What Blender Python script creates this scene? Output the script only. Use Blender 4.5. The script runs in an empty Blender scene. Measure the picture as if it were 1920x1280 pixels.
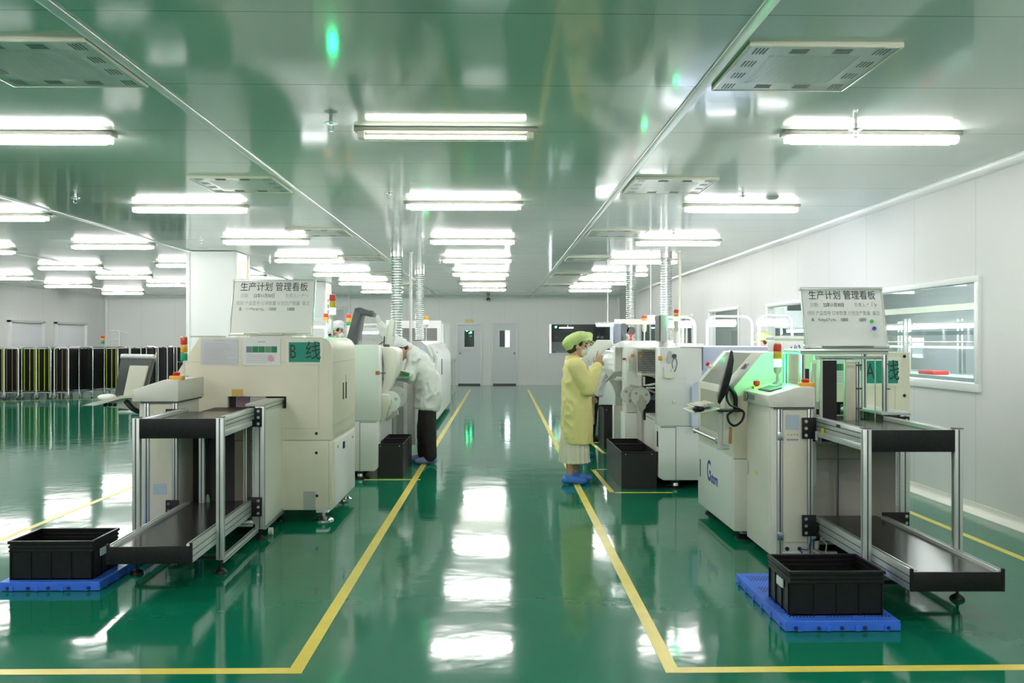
EXPO = 2.0
import bpy, bmesh, math, random
from mathutils import Vector, Matrix, noise
random.seed(7)
SC = bpy.context.scene
COL = SC.collection
PI = math.pi

# ------------------------------------------------------------------ materials
def mat(name, col, rough=0.5, metal=0.0, spec=0.5, coat=0.0, emit=None, estr=0.0, alpha=1.0, trans=0.0, noise_scale=None, noise_amt=0.06, bump=0.0, bump_scale=60.0):
    m = bpy.data.materials.new(name); m.use_nodes = True
    nt = m.node_tree; b = nt.nodes['Principled BSDF']
    b.inputs['Base Color'].default_value = (*col, 1)
    b.inputs['Roughness'].default_value = rough
    b.inputs['Metallic'].default_value = metal
    b.inputs['Specular IOR Level'].default_value = spec
    b.inputs['Coat Weight'].default_value = coat
    b.inputs['Coat Roughness'].default_value = 0.05
    if emit:
        b.inputs['Emission Color'].default_value = (*emit, 1); b.inputs['Emission Strength'].default_value = estr
    if alpha < 1: b.inputs['Alpha'].default_value = alpha
    if trans: b.inputs['Transmission Weight'].default_value = trans
    tc = None
    if noise_scale or bump:
        tc = nt.nodes.new('ShaderNodeTexCoord')
    if noise_scale:
        n = nt.nodes.new('ShaderNodeTexNoise'); n.inputs['Scale'].default_value = noise_scale; n.inputs['Detail'].default_value = 3
        r = nt.nodes.new('ShaderNodeValToRGB')
        k0, k1 = 1 - noise_amt, 1 + noise_amt
        r.color_ramp.elements[0].color = (*[min(1, c*k0) for c in col], 1); r.color_ramp.elements[0].position = 0.3
        r.color_ramp.elements[1].color = (*[min(1, c*k1) for c in col], 1); r.color_ramp.elements[1].position = 0.7
        nt.links.new(tc.outputs['Object'], n.inputs['Vector']); nt.links.new(n.outputs['Fac'], r.inputs['Fac']); nt.links.new(r.outputs['Color'], b.inputs['Base Color'])
    if bump:
        n2 = nt.nodes.new('ShaderNodeTexNoise'); n2.inputs['Scale'].default_value = bump_scale; n2.inputs['Detail'].default_value = 2
        bp = nt.nodes.new('ShaderNodeBump'); bp.inputs['Strength'].default_value = bump; bp.inputs['Distance'].default_value = 0.01
        nt.links.new(tc.outputs['Object'], n2.inputs['Vector']); nt.links.new(n2.outputs['Fac'], bp.inputs['Height']); nt.links.new(bp.outputs['Normal'], b.inputs['Normal'])
    return m

def seam_mat(name, col, axis, step, offset, rough, width=0.006, dark=0.45, spec=0.5, wob=0.0, coat=0.0):
    """sheet-metal sandwich panels with a thin joint every `step` metres along an axis"""
    m = mat(name, col, rough, spec=spec, coat=coat); nt = m.node_tree; b = nt.nodes['Principled BSDF']
    g = nt.nodes.new('ShaderNodeNewGeometry'); s = nt.nodes.new('ShaderNodeSeparateXYZ'); nt.links.new(g.outputs['Position'], s.inputs[0])
    a = nt.nodes.new('ShaderNodeMath'); a.operation = 'SUBTRACT'; a.inputs[1].default_value = offset - 200*step; nt.links.new(s.outputs[axis], a.inputs[0])
    mo = nt.nodes.new('ShaderNodeMath'); mo.operation = 'MODULO'; mo.inputs[1].default_value = step; nt.links.new(a.outputs[0], mo.inputs[0])
    lt = nt.nodes.new('ShaderNodeMath'); lt.operation = 'LESS_THAN'; lt.inputs[1].default_value = width; nt.links.new(mo.outputs[0], lt.inputs[0])
    mx = nt.nodes.new('ShaderNodeMix'); mx.data_type = 'RGBA'
    mx.inputs[6].default_value = (*col, 1); mx.inputs[7].default_value = (*[c*dark for c in col], 1)
    nt.links.new(lt.outputs[0], mx.inputs[0]); nt.links.new(mx.outputs[2], b.inputs['Base Color'])
    n2 = nt.nodes.new('ShaderNodeTexNoise'); n2.inputs['Scale'].default_value = 1.3; n2.inputs['Detail'].default_value = 1
    bp = nt.nodes.new('ShaderNodeBump'); bp.inputs['Strength'].default_value = wob; bp.inputs['Distance'].default_value = 0.05
    nt.links.new(g.outputs['Position'], n2.inputs['Vector']); nt.links.new(n2.outputs['Fac'], bp.inputs['Height']); nt.links.new(bp.outputs['Normal'], b.inputs['Normal'])
    return m

M = {}
M['ceiling'] = seam_mat('ceiling_panels', (0.66, 0.72, 0.68), 'Y', 1.115, 3.93, 0.088, 0.009, 0.5, 0.36, 0.05)  # green light bounced off the floor is put into the base colour
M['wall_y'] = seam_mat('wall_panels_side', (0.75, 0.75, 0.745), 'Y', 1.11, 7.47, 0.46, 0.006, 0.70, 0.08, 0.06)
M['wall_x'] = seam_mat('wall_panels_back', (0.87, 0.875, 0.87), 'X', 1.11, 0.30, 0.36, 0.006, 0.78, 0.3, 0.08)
M['white_trim'] = mat('white_trim', (0.85, 0.86, 0.86), 0.3)
M['door'] = mat('door_grey', (0.75, 0.77, 0.81), 0.35)
M['cream'] = mat('cream_paint', (0.79, 0.735, 0.595), 0.42, noise_scale=3.0, noise_amt=0.03, bump=0.04, bump_scale=300)
M['cream_lt'] = mat('light_cream_paint', (0.82, 0.79, 0.715), 0.36, noise_scale=3.0, noise_amt=0.02)
M['white_mc'] = mat('white_machine_paint', (0.80, 0.81, 0.80), 0.35)
M['grey_mc'] = mat('grey_machine_paint', (0.56, 0.57, 0.56), 0.42)
M['greywarm'] = mat('warm_grey_plastic', (0.50, 0.49, 0.45), 0.45)
M['lav'] = mat('lavender_sheet', (0.66, 0.71, 0.93), 0.4)
M['black'] = mat('black_anodised', (0.011, 0.011, 0.012), 0.45, spec=0.3, noise_scale=60, noise_amt=0.3)
M['blackp'] = mat('black_plastic', (0.009, 0.0085, 0.010), 0.36, spec=0.35, noise_scale=30, noise_amt=0.25)
M['binblk'] = mat('corrugated_black_board', (0.018, 0.0165, 0.017), 0.38, spec=0.4, noise_scale=50, noise_amt=0.2)
M['table'] = mat('dark_antistatic_sheet', (0.026, 0.025, 0.024), 0.20, noise_scale=20, noise_amt=0.12)
M['dark'] = mat('dark_interior', (0.012, 0.011, 0.011), 0.6)
M['alu'] = mat('anodised_aluminium', (0.70, 0.72, 0.71), 0.33, metal=0.55, noise_scale=8, noise_amt=0.03)
M['steel'] = mat('brushed_steel', (0.62, 0.63, 0.64), 0.25, metal=0.95)
M['chrome'] = mat('chromed_tube', (0.80, 0.81, 0.82), 0.13, metal=1.0)
M['foil'] = mat('aluminium_foil_duct', (0.78, 0.80, 0.80), 0.22, metal=0.9, bump=0.4, bump_scale=40)
M['slot'] = mat('profile_groove', (0.10, 0.10, 0.10), 0.5)
M['blue'] = mat('blue_plastic', (0.05, 0.185, 0.86), 0.4, noise_scale=15, noise_amt=0.06)
M['yellow_line'] = mat('yellow_tape', (0.83, 0.66, 0.10), 0.28, noise_scale=4, noise_amt=0.08)
M['red'] = mat('red_plastic', (0.75, 0.03, 0.02), 0.3)
M['redlens'] = mat('red_lens', (0.80, 0.06, 0.03), 0.15)
M['amblens'] = mat('amber_lens', (0.85, 0.42, 0.03), 0.15)
M['grnlens'] = mat('green_lens', (0.01, 0.35, 0.18), 0.15)
M['grnlit'] = mat('lit_green_lens', (0.1, 0.9, 0.4), 0.15, emit=(0.05, 1.0, 0.36), estr=9)
M['grnlit_bright'] = mat('bright_lit_green_lens', (0.1, 0.9, 0.4), 0.15, emit=(0.01, 1.0, 0.33), estr=40)
M['orange'] = mat('orange_plastic', (0.86, 0.40, 0.06), 0.35)
M['amberbtn'] = mat('amber_button', (0.80, 0.36, 0.03), 0.3)
M['yel'] = mat('yellow_plastic', (0.85, 0.70, 0.05), 0.4)
M['paper'] = mat('paper', (0.78, 0.78, 0.80), 0.6)
M['paper_grey'] = mat('laminated_paper', (0.60, 0.60, 0.645), 0.3)
M['paper_cream'] = mat('cream_paper', (0.82, 0.81, 0.70), 0.6)
M['sign_green'] = mat('green_sign_print', (0.008, 0.27, 0.19), 0.45)
M['ink'] = mat('black_ink', (0.02, 0.025, 0.025), 0.6)
M['ink_dark'] = mat('dark_ink', (0.035, 0.03, 0.035), 0.6)
M['ink_grey'] = mat('faded_grey_ink', (0.42, 0.42, 0.42), 0.6)
M['ink_pale'] = mat('pale_print', (0.50, 0.49, 0.52), 0.6)
M['ink_blue'] = mat('blue_lettering', (0.03, 0.09, 0.42), 0.35)
M['ink_red'] = mat('red_stamp', (0.75, 0.35, 0.38), 0.6)
M['wboard'] = mat('whiteboard_enamel', (0.80, 0.81, 0.78), 0.25)
M['wframe'] = mat('whiteboard_frame', (0.62, 0.65, 0.60), 0.3, metal=0.3)
M['pcb'] = mat('photo_green', (0.02, 0.20, 0.08), 0.5)
M['pcb2'] = mat('photo_pale_green', (0.12, 0.30, 0.16), 0.5)
M['photo_grey'] = mat('photo_slate', (0.17, 0.22, 0.24), 0.5)
M['note'] = mat('ochre_note', (0.72, 0.50, 0.14), 0.6)
M['labelblue'] = mat('pale_blue_label', (0.52, 0.60, 0.68), 0.4)
M['glass'] = None
M['screen'] = mat('screen_black', (0.015, 0.015, 0.017), 0.2)
M['mon_grey'] = mat('monitor_grey', (0.075, 0.080, 0.085), 0.35)
M['mon_beige'] = mat('beige_plastic', (0.66, 0.65, 0.55), 0.45)
M['mon_lt'] = mat('pale_plastic', (0.70, 0.72, 0.66), 0.4)
M['violet'] = mat('violet_grey_plastic', (0.27, 0.28, 0.38), 0.4)
M['lamp'] = mat('lit_diffuser', (0.95, 0.95, 0.93), 0.3, emit=(1.0, 0.955, 0.945), estr=13.0)
M['tube'] = mat('lit_tube', (0.95, 0.95, 0.9), 0.3, emit=(1.0, 0.97, 0.86), estr=8.0)
M['lampend'] = mat('clear_end_cap', (0.72, 0.73, 0.68), 0.15, alpha=0.75)
M['lamptray'] = mat('lamp_tray', (0.42, 0.41, 0.36), 0.4)
M['worklamp'] = mat('lit_work_lamp', (0.95, 0.95, 0.95), 0.3, emit=(0.95, 0.98, 1.0), estr=6.0)
M['panel_lit'] = mat('lit_window_panel', (0.9, 0.9, 0.95), 0.3, emit=(0.95, 0.96, 1.0), estr=2.2)
M['skin'] = mat('skin', (0.60, 0.37, 0.26), 0.5, noise_scale=12, noise_amt=0.05)
M['hair'] = mat('dark_brown_hair', (0.035, 0.020, 0.014), 0.45, bump=0.5, bump_scale=120)
M['eye'] = mat('eye_dark', (0.02, 0.015, 0.012), 0.2)
M['mask_w'] = mat('white_mask', (0.84, 0.80, 0.79), 0.7)
M['mask_b'] = mat('pale_blue_mask', (0.42, 0.72, 0.78), 0.7)
M['coat_y'] = mat('pale_yellow_cloth', (0.80, 0.71, 0.30), 0.6, bump=0.25, bump_scale=14)
M['cap_g'] = mat('pale_green_cloth', (0.56, 0.69, 0.27), 0.65, bump=0.2, bump_scale=20)
M['coat_w'] = mat('white_cloth', (0.74, 0.76, 0.73), 0.6, bump=0.3, bump_scale=12)
M['cap_w'] = mat('white_cap_cloth', (0.80, 0.81, 0.82), 0.65, bump=0.2, bump_scale=20)
M['trouser'] = mat('black_trousers', (0.016, 0.012, 0.014), 0.8)
M['skirt'] = mat('cream_pleated_skirt', (0.76, 0.73, 0.58), 0.7)
M['shoecover'] = mat('blue_shoe_cover', (0.06, 0.20, 0.72), 0.4, bump=0.4, bump_scale=60)
M['shoecover_dull'] = mat('dull_blue_shoe_cover', (0.16, 0.22, 0.42), 0.5, bump=0.4, bump_scale=60)
M['shoe'] = mat('dark_shoe', (0.02, 0.02, 0.022), 0.4)
M['glove'] = mat('white_glove', (0.80, 0.78, 0.79), 0.7)
M['beige_strip'] = mat('cream_strip', (0.76, 0.72, 0.60), 0.5)
M['yellow_edge'] = mat('yellow_green_edge', (0.50, 0.55, 0.04), 0.45)
M['brown_edge'] = mat('brown_edge', (0.23, 0.15, 0.08), 0.5)
M['rackdark'] = mat('antistatic_rack_black', (0.006, 0.006, 0.007), 0.55, spec=0.2)
M['darkroom'] = mat('unlit_room_shade', (0.10, 0.115, 0.12), 0.5)  # lack of light in the back room put into its wall colour
M['pale_grey'] = mat('next_room_wall', (0.66, 0.69, 0.72), 0.5)
M['greyblue'] = mat('grey_blue_panel', (0.30, 0.37, 0.40), 0.4)
M['yellow_sign'] = mat('yellow_sign', (0.86, 0.76, 0.40), 0.5)
M['clearplastic'] = mat('clear_lamp_cover', (0.40, 0.42, 0.30), 0.08, alpha=0.3)
def glass_mat():
    m = bpy.data.materials.new('clear_glass'); m.use_nodes = True; nt = m.node_tree
    nt.nodes.remove(nt.nodes['Principled BSDF'])
    o = nt.nodes['Material Output']; t = nt.nodes.new('ShaderNodeBsdfTransparent'); g = nt.nodes.new('ShaderNodeBsdfGlossy')
    t.inputs['Color'].default_value = (0.90, 0.95, 0.94, 1); g.inputs['Roughness'].default_value = 0.02
    lw = nt.nodes.new('ShaderNodeLayerWeight'); pw = nt.nodes.new('ShaderNodeMath'); pw.operation = 'POWER'; pw.inputs[1].default_value = 5.0
    f = nt.nodes.new('ShaderNodeMath'); f.operation = 'MULTIPLY_ADD'; f.inputs[1].default_value = 0.7; f.inputs[2].default_value = 0.04
    nt.links.new(lw.outputs['Facing'], pw.inputs[0]); nt.links.new(pw.outputs[0], f.inputs[0])
    mx = nt.nodes.new('ShaderNodeMixShader')
    nt.links.new(f.outputs[0], mx.inputs[0]); nt.links.new(t.outputs[0], mx.inputs[1]); nt.links.new(g.outputs[0], mx.inputs[2]); nt.links.new(mx.outputs[0], o.inputs[0])
    return m
M['glass'] = glass_mat()
def floor_mat():
    m = mat('green_epoxy', (0.004, 0.22, 0.115), 0.085, spec=0.40, coat=0.0); nt = m.node_tree; b = nt.nodes['Principled BSDF']
    g = nt.nodes.new('ShaderNodeNewGeometry')
    n = nt.nodes.new('ShaderNodeTexNoise'); n.inputs['Scale'].default_value = 0.8; n.inputs['Detail'].default_value = 5
    r = nt.nodes.new('ShaderNodeValToRGB'); r.color_ramp.elements[0].color = (0.003, 0.150, 0.082, 1); r.color_ramp.elements[1].color = (0.0045, 0.188, 0.102, 1)
    nt.links.new(g.outputs['Position'], n.inputs['Vector']); nt.links.new(n.outputs['Fac'], r.inputs['Fac']); nt.links.new(r.outputs['Color'], b.inputs['Base Color'])
    n2 = nt.nodes.new('ShaderNodeTexNoise'); n2.inputs['Scale'].default_value = 2.6; n2.inputs['Detail'].default_value = 3.0
    bp = nt.nodes.new('ShaderNodeBump'); bp.inputs['Strength'].default_value = 0.20; bp.inputs['Distance'].default_value = 0.012
    nt.links.new(g.outputs['Position'], n2.inputs['Vector']); nt.links.new(n2.outputs['Fac'], bp.inputs['Height'])
    nt.links.new(bp.outputs['Normal'], b.inputs['Normal']); nt.links.new(bp.outputs['Normal'], b.inputs['Coat Normal'])
    b.inputs['Coat Roughness'].default_value = 0.07
    return m
M['floor'] = floor_mat()

# ------------------------------------------------------------------ mesh helpers
class MB:
    def __init__(s): s.bm = bmesh.new()
    def _add(s, verts, faces, mi=0):
        vs = [s.bm.verts.new(v) for v in verts]
        for f in faces:
            try:
                fc = s.bm.faces.new([vs[i] for i in f]); fc.material_index = mi
            except ValueError: pass
        return s
    def box(s, x0, x1, y0, y1, z0, z1, bevel=0.0, mi=0, seg=2):
        v = [(x, y, z) for x in (x0, x1) for y in (y0, y1) for z in (z0, z1)]
        f = [(0, 1, 3, 2), (4, 6, 7, 5), (0, 4, 5, 1), (2, 3, 7, 6), (0, 2, 6, 4), (1, 5, 7, 3)]
        if bevel <= 0: return s._add(v, f, mi)
        b = bmesh.new(); vs = [b.verts.new(p) for p in v]
        for q in f: b.faces.new([vs[i] for i in q])
        bmesh.ops.bevel(b, geom=b.edges[:], offset=bevel, segments=seg, affect='EDGES', profile=0.5)
        return s._merge(b, mi)
    def _merge(s, b, mi=0):
        b.verts.index_update()
        vs = [s.bm.verts.new(v.co) for v in b.verts]
        for fc in b.faces:
            try:
                nf = s.bm.faces.new([vs[v.index] for v in fc.verts]); nf.material_index = mi
            except ValueError: pass
        b.free(); return s
    def prism(s, poly, axis, a0, a1, mi=0, bevel=0.0):
        def P(p, a):
            return {'x': (a, p[0], p[1]), 'y': (p[0], a, p[1]), 'z': (p[0], p[1], a)}[axis]
        n = len(poly); b = bmesh.new()
        A = [b.verts.new(P(p, a0)) for p in poly]; B = [b.verts.new(P(p, a1)) for p in poly]
        b.faces.new(A); b.faces.new(B[::-1])
        for i in range(n):
            j = (i+1) % n; b.faces.new([A[j], A[i], B[i], B[j]])
        bmesh.ops.recalc_face_normals(b, faces=b.faces[:])
        if bevel > 0: bmesh.ops.bevel(b, geom=b.edges[:], offset=bevel, segments=2, affect='EDGES', profile=0.5)
        return s._merge(b, mi)
    def cyl(s, p0, p1, r, n=16, r2=None, cap=True, mi=0):
        p0, p1 = Vector(p0), Vector(p1); d = (p1-p0)
        if r2 is None: r2 = r
        q = d.to_track_quat('Z', 'Y'); vs = []; fs = []
        for k, (c, rr) in enumerate(((p0, r), (p1, r2))):
            for i in range(n):
                a = 2*PI*i/n; vs.append(c + q @ Vector((rr*math.cos(a), rr*math.sin(a), 0)))
        for i in range(n):
            j = (i+1) % n; fs.append((i, j, n+j, n+i))
        if cap: fs.append(tuple(range(n))[::-1]); fs.append(tuple(range(n, 2*n)))
        return s._add(vs, fs, mi)
    def tube(s, path, r, n=10, mi=0, closed=False):
        path = [Vector(p) for p in path]; vs = []; fs = []; m = len(path); ref = None
        rs = r if isinstance(r, (list, tuple)) else [r]*m
        for i, p in enumerate(path):
            a = path[max(0, i-1)]; b = path[min(m-1, i+1)]; t = (b-a).normalized()
            if ref is None:
                ref = t.orthogonal().normalized()
            ref = (ref - t*ref.dot(t)).normalized(); w = t.cross(ref)
            for k in range(n):
                g = 2*PI*k/n; vs.append(p + (ref*math.cos(g) + w*math.sin(g))*rs[i])
        for i in range(m-1):
            for k in range(n):
                l = (k+1) % n; fs.append((i*n+k, i*n+l, (i+1)*n+l, (i+1)*n+k))
        fs.append(tuple(range(n))[::-1]); fs.append(tuple(range((m-1)*n, m*n)))
        return s._add(vs, fs, mi)
    def lathe(s, prof, c, n=20, axis='z', mi=0):
        c = Vector(c); vs = []; fs = []; m = len(prof)
        for (r, h) in prof:
            for k in range(n):
                a = 2*PI*k/n; x, y = r*math.cos(a), r*math.sin(a)
                v = {'z': (x, y, h), 'y': (x, h, -y), 'x': (h, x, y)}[axis]; vs.append(c + Vector(v))
        for i in range(m-1):
            for k in range(n):
                l = (k+1) % n; fs.append((i*n+k, i*n+l, (i+1)*n+l, (i+1)*n+k))
        fs.append(tuple(range(n))[::-1]); fs.append(tuple(range((m-1)*n, m*n)))
        return s._add(vs, fs, mi)
    def sphere(s, c, r, n=12, mi=0, sc=(1, 1, 1)):
        b = bmesh.new(); bmesh.ops.create_uvsphere(b, u_segments=n, v_segments=max(6, n*2//3), radius=r)
        for v in b.verts: v.co = Vector((v.co.x*sc[0], v.co.y*sc[1], v.co.z*sc[2])) + Vector(c)
        return s._merge(b, mi)
    def face(s, pts, mi=0): return s._add(pts, [tuple(range(len(pts)))], mi)
    def sheet(s, pts, th, mi=0):
        """a flat polygon given thickness along its normal"""
        pts = [Vector(p) for p in pts]; n = (pts[1]-pts[0]).cross(pts[2]-pts[0]).normalized()*th; k = len(pts)
        fs = [tuple(range(k))[::-1], tuple(range(k, 2*k))] + [(i, (i+1) % k, k+(i+1) % k, k+i) for i in range(k)]
        return s._add(pts + [p+n for p in pts], fs, mi)
    def build(s, name, m, parent=None, smooth=True, loc=None, angle=40):
        bmesh.ops.recalc_face_normals(s.bm, faces=s.bm.faces[:])
        me = bpy.data.meshes.new(name); s.bm.to_mesh(me); s.bm.free()
        for x in (m if isinstance(m, (list, tuple)) else [m]): me.materials.append(x)
        if smooth:
            me.shade_smooth(); me.set_sharp_from_angle(angle=math.radians(angle))
        o = bpy.data.objects.new(name, me); COL.objects.link(o)
        if parent is not None: o.parent = parent
        if loc: o.location = loc
        return o

def curve_path(pts, n=6):
    P = [Vector(p) for p in pts]; out = []
    for i in range(len(P)-1):
        a, b, c, d = P[max(0, i-1)], P[i], P[i+1], P[min(len(P)-1, i+2)]
        for k in range(n):
            t = k/n; out.append(0.5*((2*b) + (c-a)*t + (2*a-5*b+4*c-d)*t*t + (3*b-a-3*c+d)*t**3))
    return out + [P[-1]]
def tag(o, label, cat, group=None, kind=None):
    if label: o['label'] = label
    if cat: o['category'] = cat
    if group: o['group'] = group
    if kind: o['kind'] = kind
    return o
def thing(name, label, cat, loc=(0, 0, 0), rz=0.0, group=None):
    o = bpy.data.objects.new(name, None); COL.objects.link(o); o.empty_display_size = 0.1
    o.location = loc; o.rotation_euler = (0, 0, rz)
    return tag(o, label, cat, group)
def struct(o, label=None):
    o['kind'] = 'structure'
    if label: o['label'] = label
    return o
def box(name, x0, x1, y0, y1, z0, z1, m, parent=None, bevel=0.0):
    return MB().box(x0, x1, y0, y1, z0, z1, bevel).build(name, m, parent)
def dup(root, loc=None, rz=None, label=None, group=None):
    r = root.copy(); COL.objects.link(r)
    if loc is not None: r.location = loc
    if rz is not None: r.rotation_euler = (0, 0, rz)
    if label: r['label'] = label
    if group: r['group'] = group
    def rec(a, b):
        for ch in list(a.children):
            c = ch.copy(); COL.objects.link(c); c.parent = b; rec(ch, c)
    rec(root, r); return r

FRONT = Matrix(((1, 0, 0, 0), (0, 0, -1, 0), (0, 1, 0, 0), (0, 0, 0, 1)))       # text facing -Y
LEFT = Matrix(((0, 0, -1, 0), (-1, 0, 0, 0), (0, 1, 0, 0), (0, 0, 0, 1)))        # text facing -X
_font_cache = {}
def text_bm(body, size, align='CENTER', xs=1.0, shear=0.0, extrude=0.0004, bold=0.0):
    cu = bpy.data.curves.new('lettering', 'FONT'); cu.body = body; cu.size = size; cu.align_x = align; cu.align_y = 'CENTER'
    cu.extrude = extrude; cu.offset = bold; cu.shear = shear; cu.resolution_u = 3
    o = bpy.data.objects.new('lettering', cu); COL.objects.link(o)
    dg = bpy.context.evaluated_depsgraph_get(); me = bpy.data.meshes.new_from_object(o.evaluated_get(dg))
    b = bmesh.new(); b.from_mesh(me)
    for v in b.verts: v.co.x *= xs
    bpy.data.objects.remove(o); bpy.data.curves.remove(cu); bpy.data.meshes.remove(me)
    return b
def lettering(lines, frame, m, parent, name='lettering', bold=0.0):
    """lines: (text, size, x, y, align, xscale); frame: matrix from board plane to the parent's space"""
    for body, size, x, y, align, xs in lines:
        q = MB(); b = text_bm(body, size, align, xs, bold=bold)
        for v in b.verts: v.co = frame @ (v.co + Vector((x, y, 0)))
        q._merge(b); q.build(name, m, parent, smooth=False)
def scribble(q, frame, x, y, w, h, n, seed, th=0.0016):
    """unreadable handwriting: a run of small marker strokes"""
    rnd = random.Random(seed)
    for i in range(n):
        cx = x + w*(i+0.5)/n
        for k in range(rnd.choice((2, 3, 3))):
            pts = []; a = rnd.uniform(-0.4, 0.4) + (PI/2 if rnd.random() < 0.5 else 0)
            ln = h*rnd.uniform(0.35, 0.8); ox = cx + rnd.uniform(-0.25, 0.25)*w/n; oy = y + rnd.uniform(-0.25, 0.25)*h
            for t in (-0.5, 0, 0.5): pts.append(frame @ Vector((ox + math.cos(a)*ln*t*0.7, oy + math.sin(a)*ln*t + abs(t)*h*0.1, 0.0006)))
            q.tube(pts, th*0.5, 5)
# ------------------------------------------------------------------ camera, world
cam_d = bpy.data.cameras.new('camera'); cam = bpy.data.objects.new('camera', cam_d); COL.objects.link(cam)
cam.location = (0, 0, 1.5); cam.rotation_euler = (PI/2, 0, -math.atan(30/1620.0))
cam_d.sensor_width = 36; cam_d.lens = 36*1620/1920.0; cam_d.shift_y = -1.5/1920; cam_d.clip_end = 200; cam_d.clip_start = 0.05
SC.camera = cam
w = bpy.data.worlds.new('world'); SC.world = w; w.use_nodes = True
w.node_tree.nodes['Background'].inputs[0].default_value = (0.8, 0.85, 0.9, 1); w.node_tree.nodes['Background'].inputs[1].default_value = 0.3
SC.view_settings.view_transform = 'Standard'; SC.view_settings.look = 'None'; SC.view_settings.gamma = 1.0; SC.view_settings.exposure = EXPO
SC.view_settings.use_curve_mapping = False
SC.cycles.use_denoising = True
SC.cycles.max_bounces = 10; SC.cycles.diffuse_bounces = 7; SC.cycles.glossy_bounces = 4; SC.cycles.transparent_max_bounces = 10
SC.cycles.caustics_reflective = False; SC.cycles.caustics_refractive = False; SC.cycles.sample_clamp_indirect = 6.0

# ------------------------------------------------------------------ shell
ZC, XR, XL, YB, YF, XN = 2.99, 4.19, -13.1, 29.27, -6.0, 9.4
struct(box('floor', XL-0.1, XN+0.1, YF-0.1, 35.0, -0.1, 0.0, M['floor']), 'glossy green epoxy floor of the production hall')
struct(box('ceiling', XL-0.1, XN+0.1, YF-0.1, 35.0, ZC, ZC+0.1, M['ceiling']), 'glossy grey sheet metal panel ceiling')
def wall_openings(name, m, axis, pos, th, a0, a1, ops, label):
    q = MB(); cur = a0
    def bx(u0, u1, z0, z1):
        if u1-u0 < 1e-4 or z1-z0 < 1e-4: return
        if axis == 'x': q.box(pos, pos+th, u0, u1, z0, z1)
        else: q.box(u0, u1, pos, pos+th, z0, z1)
    for (o0, o1, z0, z1) in sorted(ops):
        bx(cur, o0, 0, ZC); bx(o0, o1, 0, z0); bx(o0, o1, z1, ZC); cur = o1
    bx(cur, a1, 0, ZC)
    return struct(q.build(name, m), label)
WA = (7.40, 13.25, 1.07, 2.05); WB = (14.78, 16.85, 1.07, 2.08); WC = (18.30, 19.90, 0.0, 2.05); WD = (21.8, 25.5, 0.95, 2.05)
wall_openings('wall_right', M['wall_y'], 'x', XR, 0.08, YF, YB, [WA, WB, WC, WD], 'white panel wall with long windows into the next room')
D1 = (-1.28, -0.53); D2 = (-0.10, 0.68); BW = (1.82, 4.02, 1.08, 2.05)
wall_openings('wall_back', M['wall_x'], 'y', YB, 0.08, XL, XN, [(D1[0], D1[1], 0.0, 2.02), (D2[0], D2[1], 0.0, 2.05), BW], 'white panel wall at the far end of the hall')
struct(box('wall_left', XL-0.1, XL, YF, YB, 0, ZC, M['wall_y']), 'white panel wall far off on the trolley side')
struct(box('wall_front', XL, XN, YF-0.1, YF, 0, ZC, M['wall_x']), 'white panel wall behind the viewer')
# next room on the right and the dark room behind the back wall
struct(box('wall_next_room', XN, XN+0.1, YF, YB, 0, ZC, M['pale_grey']), 'grey wall on the far side of the next room')
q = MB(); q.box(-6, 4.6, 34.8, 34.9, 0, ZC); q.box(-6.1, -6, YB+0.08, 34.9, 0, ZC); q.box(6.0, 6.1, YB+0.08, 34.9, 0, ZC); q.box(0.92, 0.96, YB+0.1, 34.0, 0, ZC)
struct(q.build('wall_dark_room', M['darkroom']), 'walls of the unlit room behind the back wall, gloom in their colour')
struct(box('trim_9', -6.0, 6.0, YB+0.09, 34.8, ZC-0.03, ZC-0.001, M['darkroom']), 'added ceiling sheet giving the unlit room its gloom by colour')  # sheet added under the ceiling, the room's darkness is in its colour

# trims
def cove(name, pts, axis, a0, a1, m, label):
    return struct(MB().prism(pts, axis, a0, a1).build(name, m), label)
cv = [(XR, 2.90)] + [(XR-0.05+0.05*math.cos(a), 2.90+0.0+0.05*math.sin(a)) for a in [PI*k/12 for k in range(1, 6)]] + [(XR-0.05, 2.95), (XR-0.05, ZC), (XR, ZC)]
cv = [(XR, 2.915), (XR-0.012, 2.915), (XR-0.030, 2.925), (XR-0.046, 2.945), (XR-0.052, 2.965), (XR-0.052, ZC), (XR, ZC)]
cove('trim_1', cv, 'y', YF, YB, M['white_trim'], 'white rounded trim between the window wall and the ceiling')
cove('trim_2', [(YB, 2.93), (YB-0.03, 2.95), (YB-0.05, ZC), (YB, ZC)], 'x', XL, XR, M['white_trim'], 'white trim between the back wall and the ceiling')
bp = [(XR, 0.0), (XR-0.07, 0.0), (XR-0.055, 0.015), (XR-0.03, 0.03), (XR-0.015, 0.055), (XR-0.01, 0.085), (XR, 0.085)]
q = MB(); q.prism(bp, 'y', YF, WC[0]-0.02); q.prism(bp, 'y', WC[1]+0.02, YB)
struct(q.build('baseboard_right', mat('cream_skirting', (0.80, 0.78, 0.70), 0.35)), 'cream coved skirting along the window wall')
q = MB()
for a, b in ((XL, D1[0]-0.07), (D1[1]+0.07, D2[0]-0.07), (D2[1]+0.07, XR)): q.box(a, b, YB-0.02, YB, 0, 0.075)
struct(q.build('baseboard_back', M['white_trim']), 'white skirting along the back wall')
struct(box('baseboard_left', XL, XL+0.02, YF, YB, 0, 0.075, M['white_trim']), 'white skirting along the far trolley side wall')
struct(MB().cyl((-4.95, YB-0.02, 0), (-4.95, YB-0.02, ZC), 0.045).build('trim_3', M['white_trim']), 'white upright corner strip on the back wall')
struct(MB().cyl((XL+0.04, YB-0.04, 0), (XL+0.04, YB-0.04, ZC), 0.06).build('trim_4', M['white_trim']), 'white upright strip in the far hall corner')
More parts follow.
